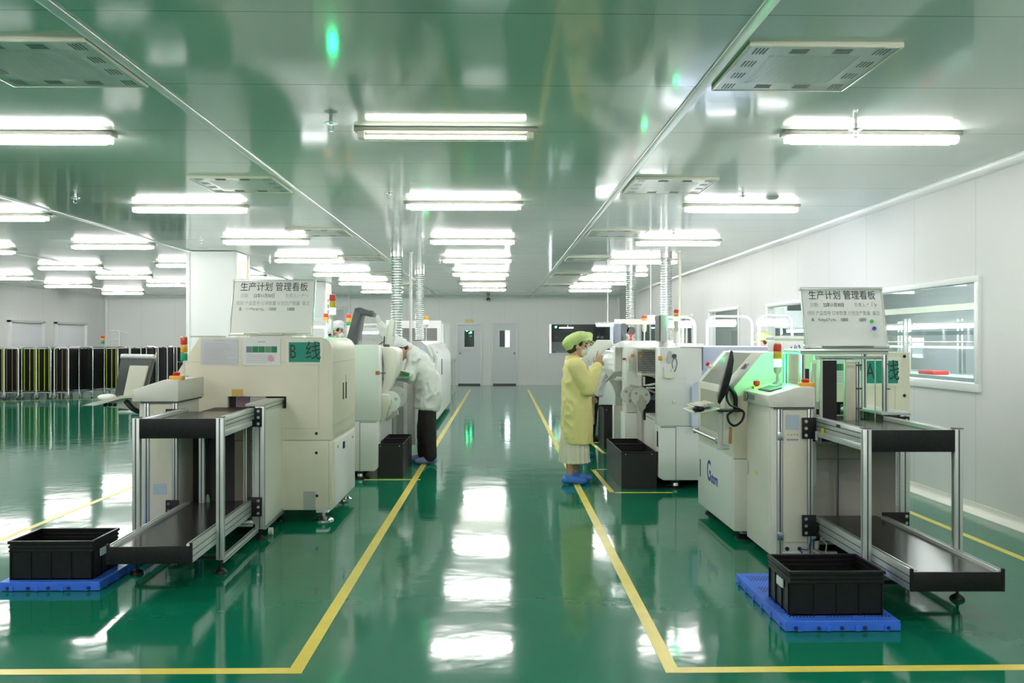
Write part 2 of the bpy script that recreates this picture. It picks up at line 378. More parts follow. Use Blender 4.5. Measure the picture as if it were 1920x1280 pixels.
struct(MB().cyl((XR-0.03, YB-0.03, 0), (XR-0.03, YB-0.03, ZC), 0.06).build('trim_5', M['white_trim']), 'white upright strip in the window wall corner')
for i, x in enumerate((-1.975, 1.205, -5.10, -8.2, -11.3)):
    struct(MB().box(x-0.032, x+0.032, YF, YB, ZC-0.012, ZC, 0.004).build('trim_%d' % (10+i), M['alu']), 'long aluminium joint strip under the ceiling')

# windows of the right wall
def window(name, op, frame_w=0.055, mull=(), label=''):
    y0, y1, z0, z1 = op; q = MB(); xa, xb = XR-0.025, XR+0.10
    q.box(xa, xb, y0-0.01, y1+0.01, z0-0.02, z0+frame_w, 0.004); q.box(xa, xb, y0-0.01, y1+0.01, z1-frame_w*0.7, z1+0.015, 0.004)
    q.box(xa, xb, y0-0.01, y0+frame_w, z0+frame_w, z1-frame_w*0.7, 0.004); q.box(xa, xb, y1-frame_w, y1+0.01, z0+frame_w, z1-frame_w*0.7, 0.004)
    for y in mull: q.box(XR+0.02, XR+0.06, y-0.025, y+0.025, z0, z1)
    r = struct(q.build(name, M['white_trim']), label)
    box('pane', XR+0.036, XR+0.042, y0, y1, z0, z1, M['glass'], r)
    return r
window('window_1', WA, label='long window in the white panel wall beside the printing line')
window('window_2', WB, label='window in the white panel wall above the work lamps')
window('window_3', WC, mull=(19.1,), label='glazed doorway with bright panes far along the window wall')
window('window_4', WD, mull=(23.6,), label='far grey window near the corner of the window wall')
box('blind', XR+0.045, XR+0.06, 22.3, 23.5, 0.97, 1.8, M['greyblue'], bpy.data.objects['window_4'])
# back wall window
q = MB(); x0, x1, z0, z1 = BW
q.box(x0-0.05, x1+0.05, YB-0.03, YB+0.09, z0-0.05, z0, 0.004); q.box(x0-0.05, x1+0.05, YB-0.03, YB+0.09, z1, z1+0.05, 0.004)
q.box(x0-0.05, x0, YB-0.03, YB+0.09, z0, z1, 0.004); q.box(x1, x1+0.05, YB-0.03, YB+0.09, z0, z1, 0.004)
r = struct(q.build('window_5', M['white_trim']), 'window in the back wall onto a dark room'); box('pane', x0, x1, YB+0.035, YB+0.04, z0, z1, M['glass'], r)
# back wall doors
def door(n, x0, x1, zt, hinge, label):
    q = MB(); fw = 0.075
    q.box(x0-fw, x0, YB-0.04, YB+0.06, 0, zt+fw, 0.006); q.box(x1, x1+fw, YB-0.04, YB+0.06, 0, zt+fw, 0.006); q.box(x0, x1, YB-0.04, YB+0.06, zt, zt+fw, 0.006)
    r = struct(q.build('door_%d' % n, M['white_trim']), label)
    gx0, gx1 = (x0+x1)/2-0.165, (x0+x1)/2+0.165; gz0, gz1 = 1.29, 1.84; y0, y1 = YB-0.01, YB+0.04
    q = MB(); q.box(x0, gx0, y0, y1, 0.05, zt); q.box(gx1, x1, y0, y1, 0.05, zt); q.box(gx0, gx1, y0, y1, 0.05, gz0); q.box(gx0, gx1, y0, y1, gz1, zt)
    leaf = q.build('door_leaf', M['door'], r)
    q = MB(); f = 0.045
    q.box(gx0-f, gx1+f, y0-0.012, y0, gz0-f, gz0, 0.003); q.box(gx0-f, gx1+f, y0-0.012, y0, gz1, gz1+f, 0.003); q.box(gx0-f, gx0, y0-0.012, y0, gz0, gz1, 0.003); q.box(gx1, gx1+f, y0-0.012, y0, gz0, gz1, 0.003)
    q.build('pane_frame', M['white_trim'], leaf)
    box('pane', gx0, gx1, y0+0.02, y0+0.026, gz0, gz1, M['glass'], leaf)
    kx = x0+0.06 if hinge > 0 else x1-0.06
    MB().cyl((kx, y0, 1.08), (kx, y0-0.05, 1.08), 0.018).sphere((kx, y0-0.06, 1.08), 0.032).build('door_knob', M['steel'], leaf)
    MB().box(x0, x1, y0+0.01, y1-0.01, 0.0, 0.045).build('door_seal', M['slot'], leaf)
    return r
door(1, D1[0], D1[1], 2.02, 1, 'grey door with a small dark pane under the yellow sign')
door(2, D2[0], D2[1], 2.05, -1, 'grey door with a small pane lit on one side')
# recessed openings seen on the left
q = MB(); q.box(-6.3, -5.15, YB-0.015, YB, 0, 2.55, 0.003); dl = q.build('door_3', M['pale_grey']); struct(dl, 'tall pale door behind the signal towers')
q = MB(); q.box(-5.15, -5.03, YB-0.05, YB, 0, 2.66, 0.006); q.box(-6.4, -5.15, YB-0.05, YB, 2.55, 2.66, 0.006); q.box(-6.42, -6.3, YB-0.05, YB, 0, 2.66, 0.006); q.build('door_frame', M['white_trim'], dl)
for n, (ya, yb) in ((4, (23.45, 25.1)), (5, (25.9, 27.7))):
    q = MB(); q.box(XL, XL+0.03, ya, yb, 0.02, 2.0, 0.004); dl = q.build('door_%d' % n, M['door']); struct(dl, 'plain grey door in the far side wall')
    q = MB(); q.box(XL, XL+0.10, yb, yb+0.06, 0, 2.06, 0.005); q.box(XL, XL+0.10, ya-0.06, ya, 0, 2.06, 0.005); q.build('door_frame', M['white_trim'], dl)
    box('door_head', XL, XL+0.10, ya-0.06, yb+0.06, 2.0, 2.06, M['grey_mc'], dl)
# pillars
def pillar(name, x0, x1, y0, y1, label):
    q = MB(); q.box(x0, x1, y0, y1, 0, ZC-0.01); p = struct(q.build(name, M['wall_x']), label)
    q = MB()
    for x in (x0, x1):
        for y in (y0, y1): q.box(x-0.03, x+0.03, y-0.03, y+0.03, 0, ZC-0.02, 0.012)
    q.build('corner_trim', M['white_trim'], p); return p
pillar('pillar_1', -5.10, -4.32, 14.42, 15.12, 'square white panelled pillar behind the printer')
pillar('pillar_2', -5.10, -4.32, 21.9, 22.6, 'square white panelled pillar further down the hall')

for i, (y0, y1, z0, z1, lab) in enumerate(((14.52, 14.98, 1.9, 2.80, 'yellow edged blue lettered notice board on the side of the near white pillar'), (22.05, 22.45, 1.95, 2.80, 'yellow edged notice board on the side of the far white pillar'))):
    t = thing('pillar_notice', lab, 'notice board', (-4.32, y0, z0)); box('notice_plate', 0.0, 0.016, 0, y1-y0, 0, z1-z0, M['paper'], t)
    q = MB(); d, h = y1-y0, z1-z0; q.box(0.0, 0.022, -0.03, 0.0, -0.03, h+0.03); q.box(0.0, 0.022, d, d+0.03, -0.03, h+0.03); q.box(0.0, 0.022, 0, d, h, h+0.03); q.box(0.0, 0.022, 0, d, -0.03, 0); q.build('notice_frame', M['yellow_sign'], t)
    q = MB()
    for k in range(5): q.box(0.015, 0.018, d*0.32, d*0.68, h*(0.80-0.17*k), h*(0.90-0.17*k))
    q.build('print_mark', M['ink_blue'], t)
# floor lines
def line(pts, w, label, z=0.0015):
    q = MB()
    for (a, b) in zip(pts[:-1], pts[1:]):
        a, b = Vector((*a, 0)), Vector((*b, 0)); d = (b-a).normalized()*w/2; n = Vector((-d.y, d.x, 0))
        c = [a-d+n, a-d-n, b+d-n, b+d+n]; vs = [(*p.xy, 0.0) for p in c] + [(*p.xy, z) for p in c]
        q._add(vs, [(0, 1, 2, 3), (7, 6, 5, 4), (0, 4, 5, 1), (1, 5, 6, 2), (2, 6, 7, 3), (3, 7, 4, 0)])
    o = q.build('floor_marking', M['yellow_line'], smooth=False); struct(o, label)
line([(-4.6, 3.97), (-0.91, 3.945)], 0.065, 'yellow line across the floor in front of the pale printing line')
line([(-0.91, 3.95), (-0.79, 26.4)], 0.065, 'yellow aisle line beside the bent worker', 0.0021)
line([(4.0, 3.93), (0.80, 3.92)], 0.065, 'yellow line across the floor in front of the blue pallet')
line([(0.80, 3.92), (0.985, 26.4)], 0.065, 'yellow aisle line beside the worker in yellow', 0.0021)
line([(-3.735, 4.0), (-3.73, 21.5)], 0.06, 'yellow line along the open side of the hall')
line([(3.63, 4.0), (3.57, 26.0)], 0.06, 'yellow line along the window wall')
line([(-1.4, 9.35), (-0.84, 9.345)], 0.05, 'short yellow line in front of the black bins')
line([(1.72, 8.51), (1.15, 8.515), (1.13, 10.05), (1.5, 10.05)], 0.05, 'yellow corner line around the two black bins', 0.0012)
line([(1.6, 11.45), (1.44, 11.46), (1.40, 12.7), (1.6, 12.7)], 0.05, 'yellow corner line around the tall black bin')
line([(-13.0, 21.5), (-10.1, 22.4), (-8.6, 23.4)], 0.05, 'thin yellow line in front of the trolleys')

# ------------------------------------------------------------------ ceiling lights
def ceiling_lamp(kind='lit'):
    t = thing('ceiling_lamp', 'long batten ceiling lamp with a clear cover', 'ceiling lamp', (0, 0, ZC), 0, 'batten ceiling lamps')
    MB().box(-0.64, 0.64, -0.055, 0.055, -0.034, 0.0, 0.008).build('lamp_tray', M['lamptray'], t)
    prof = [(-0.045, -0.034), (-0.05, -0.052), (-0.042, -0.076), (-0.02, -0.088), (0.02, -0.088), (0.042, -0.076), (0.05, -0.052), (0.045, -0.034)]
    if kind == 'lit':
        MB().prism(prof, 'x', -0.57, 0.57).build('diffuser', M['lamp'], t)
    else:
        MB().prism(prof, 'x', -0.57, 0.57).build('diffuser', M['clearplastic'], t)
        MB().cyl((-0.56, -0.028, -0.070), (0.56, -0.028, -0.070), 0.013).build('tube', M['tube'], t)
        MB().cyl((-0.56, 0.022, -0.062), (0.56, 0.022, -0.062), 0.013).build('unlit_tube', M['greywarm'], t)
    for s in (-1, 1):
        q = MB(); a, b = sorted((s*0.57, s*0.612)); q.prism([(x*0.98, z if z > -0.08 else -0.084) for x, z in prof], 'x', a, b); q.build('end_cap', M['lampend'], t)
    return t
lit = ceiling_lamp(); dim = ceiling_lamp('dim')
cols = {'aisle': (-0.345, [-4.0, -0.8, 2.6, 6.07, 9.27, 12.6, 15.55, 18.8, 21.75, 24.4]),
        'window': (2.68, [-4.0, -0.8, 2.7, 6.12, 9.40, 12.70, 15.71, 18.76, 21.7, 24.77]),
        'printer': (-3.36, [-4.0, -0.8, 2.7, 6.23, 9.55, 12.67, 15.6, 18.87, 21.86, 25.4]),
        'pillar': (-5.88, [-2.6, 0.6, 3.8, 7.0, 10.25, 13.36, 16.65, 19.8, 22.6]),
        'open': (-8.45, [-2.6, 2.0, 6.5, 10.8, 14.2, 17.3, 19.76, 22.58, 25.6]),
        'trolley': (-11.33, [-1.0, 4.5, 9.0, 13.0, 16.8, 20.15, 23.08, 26.42])}
where = {'aisle': 'over the middle aisle', 'window': 'in the row beside the window wall', 'printer': 'in the row over the pale printing line', 'pillar': 'in the row beside the white pillars',
         'open': 'in the row over the open floor', 'trolley': 'in the row before the trolleys'}
ordn = ['first', 'second', 'third', 'fourth', 'fifth', 'sixth', 'seventh', 'eighth', 'ninth', 'tenth', 'eleventh']
used = False; used_dim = False
for k, (x, ys) in cols.items():
    front = [y for y in ys if y > 5.5]; n_off = len(ys)-len(front)
    for i, y in enumerate(ys):
        nm = ordn[i-n_off] + ' batten lamp from the viewer ' if y > 5.5 else ordn[n_off-1-i] + ' batten lamp behind the viewer '  # rows behind the viewer are unseen, put in to light front faces
        lab = 'long lit ' + nm + where[k]
        if k == 'aisle' and i in (3, 8):
            lab = ('half-lit ceiling lamp over the aisle, largest in view' if i == 3 else 'dim ceiling lamp far down the aisle, one of its tubes out')
            o = dim if not used_dim else dup(dim); used_dim = True
        else:
            o = lit if not used else dup(lit); used = True
        o.location = (x + (0.004*(i-4)), y, ZC); o['label'] = lab
# lamps of the next room, more added to brighten its far windows
for i, (x, y) in enumerate(((5.6, 7.2), (5.6, 10.0), (5.6, 13.0), (7.9, 8.0), (7.9, 11.5), (7.9, 15.0), (5.6, 16.5), (6.2, 20.0), (6.2, 24.0), (5.0, 18.4), (7.9, 18.0))):
    dup(lit, (x, y, ZC), None, 'batten lamp of the next room, %s one along its windows' % ordn[i], 'lamps of the next room')

# ------------------------------------------------------------------ ceiling filter grilles, sprinklers
def grille():
    t = thing('ceiling_vent', 'square slotted ceiling vent panel', 'ceiling vent', (0, 0, ZC), 0, 'ceiling vents')
    h = 0.375
    q = MB(); q.box(-h, h, -h, h, -0.022, -0.002, 0.003); vp = q; q = MB(); e = 0.012
    q.box(-h-e, h+e, -h-e, -h, -0.026, 0, 0.002); q.box(-h-e, h+e, h, h+e, -0.026, 0, 0.002); q.box(-h-e, -h, -h, h, -0.026, 0, 0.002); q.box(h, h+e, -h, h, -0.026, 0, 0.002)
    q.build('vent_rim', mat('vent_rim_paint', (0.70, 0.68, 0.56), 0.4), t)
    q = vp
    def grp(cx, cy, along):
        for k in range(4):
            o = (k-1.5)*0.018
            if along == 'x': q.box(cx-0.045, cx+0.045, cy+o-0.003, cy+o+0.003, -0.0235, -0.0215, 0, 1)
            else: q.box(cx+o-0.003, cx+o+0.003, cy-0.045, cy+0.045, -0.0235, -0.0215, 0, 1)
    for c in (-0.11, 0.11): grp(c, -0.30, 'x'); grp(c, 0.30, 'x')
    for s in (-0.31, 0.31):
        for c in (-0.30, -0.10, 0.10, 0.30): grp(s, c, 'y')
    for i in range(34):
        x = -0.235 + i*0.47/33
        q.box(x-0.0022, x+0.0022, -0.235, 0.235, -0.0228, -0.0216, 0, 2)
    q.build('vent_plate', [mat('vent_plate_paint', (0.56, 0.60, 0.56), 0.22), M['slot'], mat('vent_mesh_paint', (0.46, 0.50, 0.46), 0.3)], t, smooth=False)
    return t
g0 = grille(); first = True
for x, lab in ((-2.40, 'over the pale printing line'), (1.65, 'on the window side of the aisle')):
    for i, y in enumerate((4.66, 8.22, 11.85, 15.6, 19.2, 23.0)):
        if first: o = g0; first = False
        else: o = dup(g0)
        o.location = (x, y, ZC); o['label'] = '%s square slotted ceiling vent from the viewer %s' % (ordn[i], lab)
s0 = thing('sprinkler', 'sprinkler head', 'sprinkler', (0, 0, ZC), 0, 'ceiling sprinklers')
MB().lathe([(0.012, 0.0), (0.012, -0.035), (0.045, -0.037), (0.045, -0.041), (0.014, -0.044), (0.012, -0.055)], (0, 0, 0)).build('sprinkler_cup', M['steel'], s0)
MB().tube([(-0.012, 0, -0.055), (-0.018, 0, -0.075), (-0.006, 0, -0.09), (0.006, 0, -0.09), (0.018, 0, -0.075), (0.012, 0, -0.055)], 0.003, 6).lathe([(0.016, -0.09), (0.016, -0.093)], (0, 0, 0), 12).build('sprinkler_frame', M['steel'], s0)
for i, (x, y, lab) in enumerate(((-1.10, 5.79, 'first sprinkler head beside the half-lit aisle lamp'), (-1.05, 8.52, 'second sprinkler head beside the aisle lamps'), (-4.28, 8.87, 'sprinkler head near the first lamp by the pillar row'),
        (-4.24, 12.5, 'sprinkler head in front of the near white pillar'), (-4.12, 15.8, 'sprinkler head just behind the near white pillar'), (-1.04, 12.1, 'third sprinkler head beside the aisle lamps'),
        (2.47, 5.89, 'sprinkler head in front of the first lamp on the window side'), (2.475, 8.62, 'sprinkler head in front of the second lamp on the window side'), (2.39, 11.6, 'sprinkler head in front of the third lamp on the window side'),
        (-1.01, 15.6, 'fourth sprinkler head beside the aisle lamps'))):
    o = s0 if i == 0 else dup(s0); o.location = (x, y, ZC); o['label'] = lab
t = thing('smoke_detector', 'small round detector on the ceiling between two window side lamps', 'detector', (2.86, 8.9, ZC))
MB().lathe([(0.07, 0), (0.07, -0.012), (0.045, -0.03), (0.02, -0.034)], (0, 0, 0)).build('detector_base', M['lamptray'], t)

# yellow sign and camera on the back wall
t = thing('door_sign', 'small yellow sign plate above the back wall door', 'sign', (-0.915, YB-0.012, 2.165))
box('sign_plate', -0.155, 0.155, 0, 0.012, -0.065, 0.065, M['yellow_sign'], t)
q = MB(); scribble(q, Matrix.Translation((0, -0.001, 0)) @ FRONT, -0.11, 0.01, 0.22, 0.06, 3, 5, 0.008); q.build('lettering', mat('ochre_ink', (0.55, 0.40, 0.14), 0.5), t)
t = thing('security_camera', 'small camera under the ceiling of the back wall', 'camera', (-0.32, YB-0.02, 2.93))
MB().box(-0.08, 0.02, -0.05, 0.02, -0.06, 0.05, 0.01).build('camera_bracket', M['white_mc'], t)
MB().cyl((0.06, 0.0, -0.02), (0.06, -0.2, -0.06), 0.06).build('camera_body', M['mon_grey'], t)
MB().sphere((0.06, -0.2, -0.09), 0.035).build('camera_lens', M['white_mc'], t)
# ------------------------------------------------------------------ profile helper: slotted aluminium extrusion
def profile(q, x0, x1, y0, y1, z0, z1, ax, mi_slot=1, grooves=1):
    """aluminium bar with dark grooves on its long faces (material 0 metal, 1 groove)"""
    q.box(x0, x1, y0, y1, z0, z1, 0.003, 0)
    d = 0.0007
    lo, hi = {'z': ((x0, y0), (x1, y1)), 'y': ((x0, z0), (x1, z1)), 'x': ((y0, z0), (y1, z1))}[ax]
    for g in range(grooves):
        f = (g+1)/(grooves+1)
        if ax == 'z':
            xc = x0+(x1-x0)*f; yc = y0+(y1-y0)*f; w_ = 0.0045
            q.box(xc-w_, xc+w_, y0-d, y0+d, z0+0.004, z1-0.004, 0, mi_slot); q.box(xc-w_, xc+w_, y1-d, y1+d, z0+0.004, z1-0.004, 0, mi_slot)
            q.box(x0-d, x0+d, yc-w_, yc+w_, z0+0.004, z1-0.004, 0, mi_slot); q.box(x1-d, x1+d, yc-w_, yc+w_, z0+0.004, z1-0.004, 0, mi_slot)
        elif ax == 'y':
            zc = z0+(z1-z0)*f; w_ = 0.003
            q.box(x0-d, x0+d, y0+0.004, y1-0.004, zc-w_, zc+w_, 0, mi_slot); q.box(x1-d, x1+d, y0+0.004, y1-0.004, zc-w_, zc+w_, 0, mi_slot)
            xc = (x0+x1)/2; q.box(xc-w_, xc+w_, y0+0.004, y1-0.004, z1-d, z1+d, 0, mi_slot)
        else:
            zc = z0+(z1-z0)*f; w_ = 0.003
            q.box(x0+0.004, x1-0.004, y0-d, y0+d, zc-w_, zc+w_, 0, mi_slot)
    return q
AL = [M['alu'], M['slot']]
def foot(parent, x, y, zt, r=0.042, name='levelling_foot', m=None):
    q = MB(); q.lathe([(r, 0), (r, 0.008), (r*0.75, 0.022), (0.014, 0.032), (0.012, 0.034)], (x, y, 0)); q.cyl((x, y, 0.03), (x, y, zt), 0.009); q.cyl((x, y, zt-0.02), (x, y, zt-0.005), 0.017, 6)
    return q.build(name, m or M['blackp'], parent)
def clamp(parent, x0, x1, y, z0, z1, bx):
    c = MB().box(x0, x1, y, y+0.014, z0, z1, 0.002).build('clamp_plate', M['black'], parent)
    for k in range(3):
        z = z0 + (z1-z0)*(0.17+0.33*k); MB().cyl((bx, y-0.008, z), (bx, y, z), 0.0115, 10).build('bolt', M['steel'], c)
    return c

def loader(loc, rz, label, A=False):
    t = thing('magazine_loader', label, 'loader machine', loc, rz)
    hx = 0.242; pw = 0.046; L = 0.90
    ztop = 1.0 if not A else 0.985
    # front posts and feet
    for s in (-1, 1):
        x0, x1 = sorted((s*hx, s*(hx+pw)))
        p = profile(MB(), x0, x1, -0.012, pw-0.012, 0.088, ztop+0.004, 'z').build('front_post', AL, t)
        MB().box(x0-0.003, x1+0.003, -0.014, pw-0.010, ztop+0.004, ztop+0.009).build('post_cap', M['slot'], p)
        foot(t, (x0+x1)/2, 0.01, 0.09)
    # upper conveyor shelf
    box('upper_front_board', -hx, hx, -0.010, 0.012, ztop-0.128, ztop-0.002, M['black'], t, 0.002)
    box('upper_shelf', -hx+0.02, hx-0.02, 0.012, L+0.02, ztop-0.045, ztop-0.03, M['table'], t)
    for s in (-1, 1):
        x0, x1 = sorted((s*(hx-0.022), s*(hx+0.022)))
        r = profile(MB(), x0, x1, 0.03, L, ztop-0.088, ztop-0.002, 'y', grooves=2).build('upper_side_rail', AL, t)
        x0, x1 = sorted((s*(hx-0.01), s*(hx+0.034))); box('rail_flange', x0, x1, 0.04, L-0.12, ztop-0.126, ztop-0.0885, M['alu'], r, 0.002)
    # lower conveyor shelf
    zl = 0.305; y0 = -0.49; lx = hx-0.022
    box('lower_front_board', -lx-0.012, lx+0.012, y0-0.012, y0+0.004, zl-0.112, zl-0.012, M['black'], t, 0.002)
    box('lower_shelf', -lx, lx, y0+0.004, L+0.1, zl-0.035, zl-0.02, M['table'], t)
    for s in (-1, 1):
        x0, x1 = sorted((s*(lx-0.012), s*(lx+0.022)))
        r = profile(MB(), x0, x1, y0, L, zl-0.115, zl, 'y', grooves=2).build('lower_side_rail', AL, t)
        x0, x1 = sorted((s*(lx+0.012), s*(lx+0.026))); box('end_stop', x0, x1, y0-0.0125, y0+0.003, zl-0.112, zl+0.006, M['black'], r)
    # clamps
    for zz in (ztop-0.145, 0.185):
        clamp(t, hx-0.025, hx+0.075+(0.085 if A else 0), L-0.008, zz, zz+0.142, hx+0.052+(0.085 if A else 0))
        clamp(t, -0.360, -0.266, L-0.092, zz, zz+0.142, -0.338)
    # base rails on the floor side, crossbar under the lower shelf
    q = MB()
    profile(q, hx+0.004, hx+0.042, 0.03, 1.62, 0.058, 0.092, 'y'); q.build('base_rail', AL, t)
    q = MB(); profile(q, -hx-0.042, -hx-0.004, 0.03, 1.62, 0.058, 0.092, 'y'); q.build('base_rail', AL, t)
    box('front_crossbar', -hx, hx+0.04, 0.015, 0.05, 0.086, 0.10, M['black'], t)
    q = MB(); profile(q, -hx, hx, L+0.03, L+0.07, 0.10, 0.145, 'x'); q.build('rear_crossbar', AL, t)
    # right column
    co = 0.085 if A else 0.0
    cx0, cx1, cy0, cy1 = hx+0.022+co, hx+0.088+co, L+0.012, L+0.76
    zt = ztop+0.018
    profile(MB(), cx0, cx1, cy0, cy0+0.05, 0.085, zt-0.012, 'z').build('column_post', AL, t)
    profile(MB(), cx0, cx1, cy1-0.05, cy1, 0.085, zt-0.012, 'z').build('column_post', AL, t)
    q = MB(); profile(q, cx0, cx1, cy0+0.05, cy1-0.05, 0.07, 0.115, 'y'); q.build('column_rail', AL, t); q = MB(); profile(q, cx0, cx1, cy0+0.05, cy1-0.05, zt-0.055, zt-0.012, 'y'); q.build('column_rail', AL, t)
    box('column_panel', cx0+0.012, cx1-0.006, cy0+0.05, cy1-0.05, 0.115, zt-0.055, M['cream_lt'], t)
    box('column_cap', hx-0.05+co*0.3, cx1+0.004, cy0-0.006, cy1+0.006, zt-0.012, zt+0.008, M['greywarm'] if not A else M['grey_mc'], t, 0.003)
    q = MB(); q.box(hx-0.002+co, hx+0.020+co, cy0+0.02, cy0+0.028, 0.12, zt-0.15)
    n = 46
    for k in range(n):
        z = 0.14 + k*(zt-0.32)/n; q.box(hx+0.006+co, hx+0.012+co, cy0+0.0185, cy0+0.0195, z, z+0.006, 0, 1)
    q.build('perforated_strip', AL, t)
    for x, y in (((cx0+cx1)/2, cy0+0.03), ((cx0+cx1)/2, cy1-0.03)): foot(t, x, y, 0.085, 0.036)
    MB().cyl((cx1-0.01, cy0+0.2, 0.028), (cx1+0.02, cy0+0.2, 0.028), 0.028).build('castor', M['cream_lt'], t)
    # inner uprights, magazine bay
    if A:
        box('bay_hood', -0.27, 0.29, L+0.10, L+0.56, ztop-0.185, ztop-0.065, M['black'], t)
        box('bay_edge', -0.27, 0.29, L+0.56, L+0.565, ztop-0.195, ztop-0.19, M['alu'], t)
        q = MB(); q.cyl((-0.20, L+0.05, ztop-0.19), (-0.20, L+0.05, ztop-0.10), 0.02); q.build('air_cylinder', M['greywarm'], t)
        profile(MB(), 0.10, 0.115, L+0.50, L+0.515, 0.14, ztop-0.19, 'z').build('guide_post', AL, t)
    else:
        q = MB(); profile(q, 0.175, 0.20, L+0.02, L+0.045, 0.14, ztop-0.05, 'z'); q.build('guide_post', AL, t)
        q = MB(); profile(q, -0.155, -0.115, L+0.02, L+0.06, 0.14, ztop-0.05, 'z'); q.build('guide_post', AL, t)
        box('magazine_panel', -0.112, 0.085, L+0.10, L+0.115, 0.14, ztop-0.06, M['dark'], t)
        box('bay_side_panel', -0.27, -0.16, L+0.25, L+0.27, 0.12, ztop-0.06, M['dark'], t)
        q = MB(); q.box(0.09, 0.115, L+0.45, L+0.475, 0.12, ztop-0.06); q.box(0.125, 0.15, L+0.60, L+0.625, 0.12, ztop-0.06); q.build('lift_guide', M['greywarm'], t)
    box('bay_floor', -0.22, 0.26, L+0.05, L+0.70, 0.10, 0.115, M['table'], t)
    box('bay_roof', -0.22, 0.24, L+0.02, L+0.72, ztop-0.07, ztop-0.05, M['black'], t)
    # control column on the -x side
    kx0, kx1, ky0, ky1 = -0.575, -0.275, L-0.07, L+0.50
    box('column_body', kx0+0.012, kx1-0.025, ky0+0.012, ky1, 0.05, 1.06, M['cream_lt'], t, 0.006)
    q = MB()
    for x in (kx0+0.07, kx1-0.025): profile(q, x-0.017, x+0.017, ky0-0.004, ky0+0.03, 0.05, 1.05, 'z')
    q.build('door_post', AL, t)
    d = box('column_door', kx0+0.09, kx1-0.045, ky0+0.002, ky0+0.014, 0.14, 1.03, M['cream'], t, 0.003)
    if A:
        for z in (0.83, 0.155):
            MB().box(kx0+0.05, kx0+0.09, ky0-0.012, ky0-0.004, z, z+0.055, 0.002).build('hinge', M['steel'], d)
        box('data_plate', kx0+0.11, kx0+0.20, ky0-0.001, ky0+0.002, 0.90, 1.0, M['labelblue'], d)
        q = MB(); scribble(q, Matrix.Translation((0, ky0+0.001, 0)) @ FRONT, kx0+0.115, 0.865, 0.08, 0.016, 4, 3, 0.004); q.box(kx0+0.115, kx0+0.195, ky0, ky0+0.002, 0.825, 0.838); q.build('print_mark', M['ink_grey'], d)
        box('label_sticker', kx0+0.125, kx0+0.175, ky0, ky0+0.002, 0.795, 0.82, M['paper'], d)
        q = MB(); q.cyl((kx0+0.12, ky0-0.001, 0.095), (kx0+0.12, ky0+0.01, 0.095), 0.013); q.cyl((kx0+0.205, ky0-0.001, 0.095), (kx0+0.205, ky0+0.01, 0.095), 0.013)
        q.build('cable_hole', M['dark'], t)
        q = MB(); profile(q, kx0+0.07, kx1+0.16, ky0, ky0+0.035, 0.045, 0.075, 'x'); q.build('bottom_rail', AL, t)
        # side door with slot handle
        s = box('side_door', kx0+0.004, kx0+0.014, ky0+0.03, ky1-0.01, 0.055, 1.02, M['cream_lt'], t, 0.004)
        box('slot_handle', kx0, kx0+0.006, ky1-0.055, ky1-0.04, 0.52, 0.62, M['steel'], s)
        box('warning_sticker', kx0+0.001, kx0+0.005, ky0+0.30, ky0+0.34, 0.545, 0.575, M['yel'], s)
    else:
        box('label_sticker', kx0+0.12, kx0+0.215, ky0-0.001, ky0+0.003, 0.365, 0.445, M['labelblue'], d)
        box('label_sticker', kx0+0.02, kx0+0.055, ky0+0.008, ky0+0.013, 0.86, 0.92, M['labelblue'], t)
    # control head
    zb = 1.052; hp = [(kx0-0.012, zb), (kx1-0.0, zb), (kx1, zb+0.135), (kx1-0.10, zb+0.140), (kx0-0.012, zb+0.078)]
    if not A: hp = [(kx0-0.03, zb), (kx1+0.005, zb), (kx1+0.005, zb+0.16), (kx1-0.10, zb+0.16), (kx0-0.03, zb+0.085)]
    h = MB().prism(hp, 'y', ky0-0.02, ky1+0.03, 0, 0.006).build('control_head', M['cream_lt'], t)
    box('shadow_gap', kx0+0.03, kx1-0.002, ky0-0.012, ky1, zb-0.012, zb+0.001, M['slot'], t)
    sx, sz = kx1-0.035, hp[2][1]
    e = MB().box(sx-0.045, sx+0.055, ky0+0.03, ky0+0.10, sz-0.004, sz+0.028, 0.006).build('switch_base', M['orange'], h)
    MB().lathe([(0.022, 0), (0.026, 0.012), (0.026, 0.022), (0.018, 0.028)], (sx, ky0+0.065, sz+0.026), 14).build('emergency_button', M['red'], e)
    if A:
        # second button, display and badge on the sloped top
        e2 = MB().box(kx0+0.04, kx0+0.10, ky1-0.06, ky1, zb+0.085, zb+0.112, 0.003).build('button_base', M['yel'], h)
        MB().lathe([(0.014, 0), (0.014, 0.012), (0.024, 0.016), (0.024, 0.04), (0.016, 0.046)], (kx0+0.07, ky1-0.03, zb+0.108), 14).build('emergency_button', M['red'], e2)
        sl = math.atan2(0.062, 0.20)
        q = MB(); q.box(-0.045, 0.045, -0.14, 0.14, 0, 0.010, 0.003); d = q.build('display_bezel', M['mon_grey'], h); d.location = (kx0+0.085, ky0+0.27, zb+0.106); d.rotation_euler = (0, -sl, 0)
        box('display', -0.036, 0.036, -0.125, 0.125, 0.009, 0.0115, M['pcb2'], d)
        b = MB().cyl((kx0-0.016, ky1-0.07, zb+0.045), (kx0-0.010, ky1-0.07, zb+0.045), 0.030).build('round_badge', M['pcb'], h)
        MB().cyl((kx0-0.0175, ky1-0.07, zb+0.045), (kx0-0.0155, ky1-0.07, zb+0.045), 0.022).build('badge_centre', M['cream_lt'], b)
        q = MB(); q.box(kx0-0.0145, kx0-0.0115, ky1-0.26, ky1-0.12, zb+0.025, zb+0.062); q.build('grey_label', M['ink_grey'], h)
        # open magazine frame standing on the tower
        fx0, fx1, fy0, fy1, ft = -0.325, 0.285, L+0.05, L+0.40, 1.443
        q = MB()
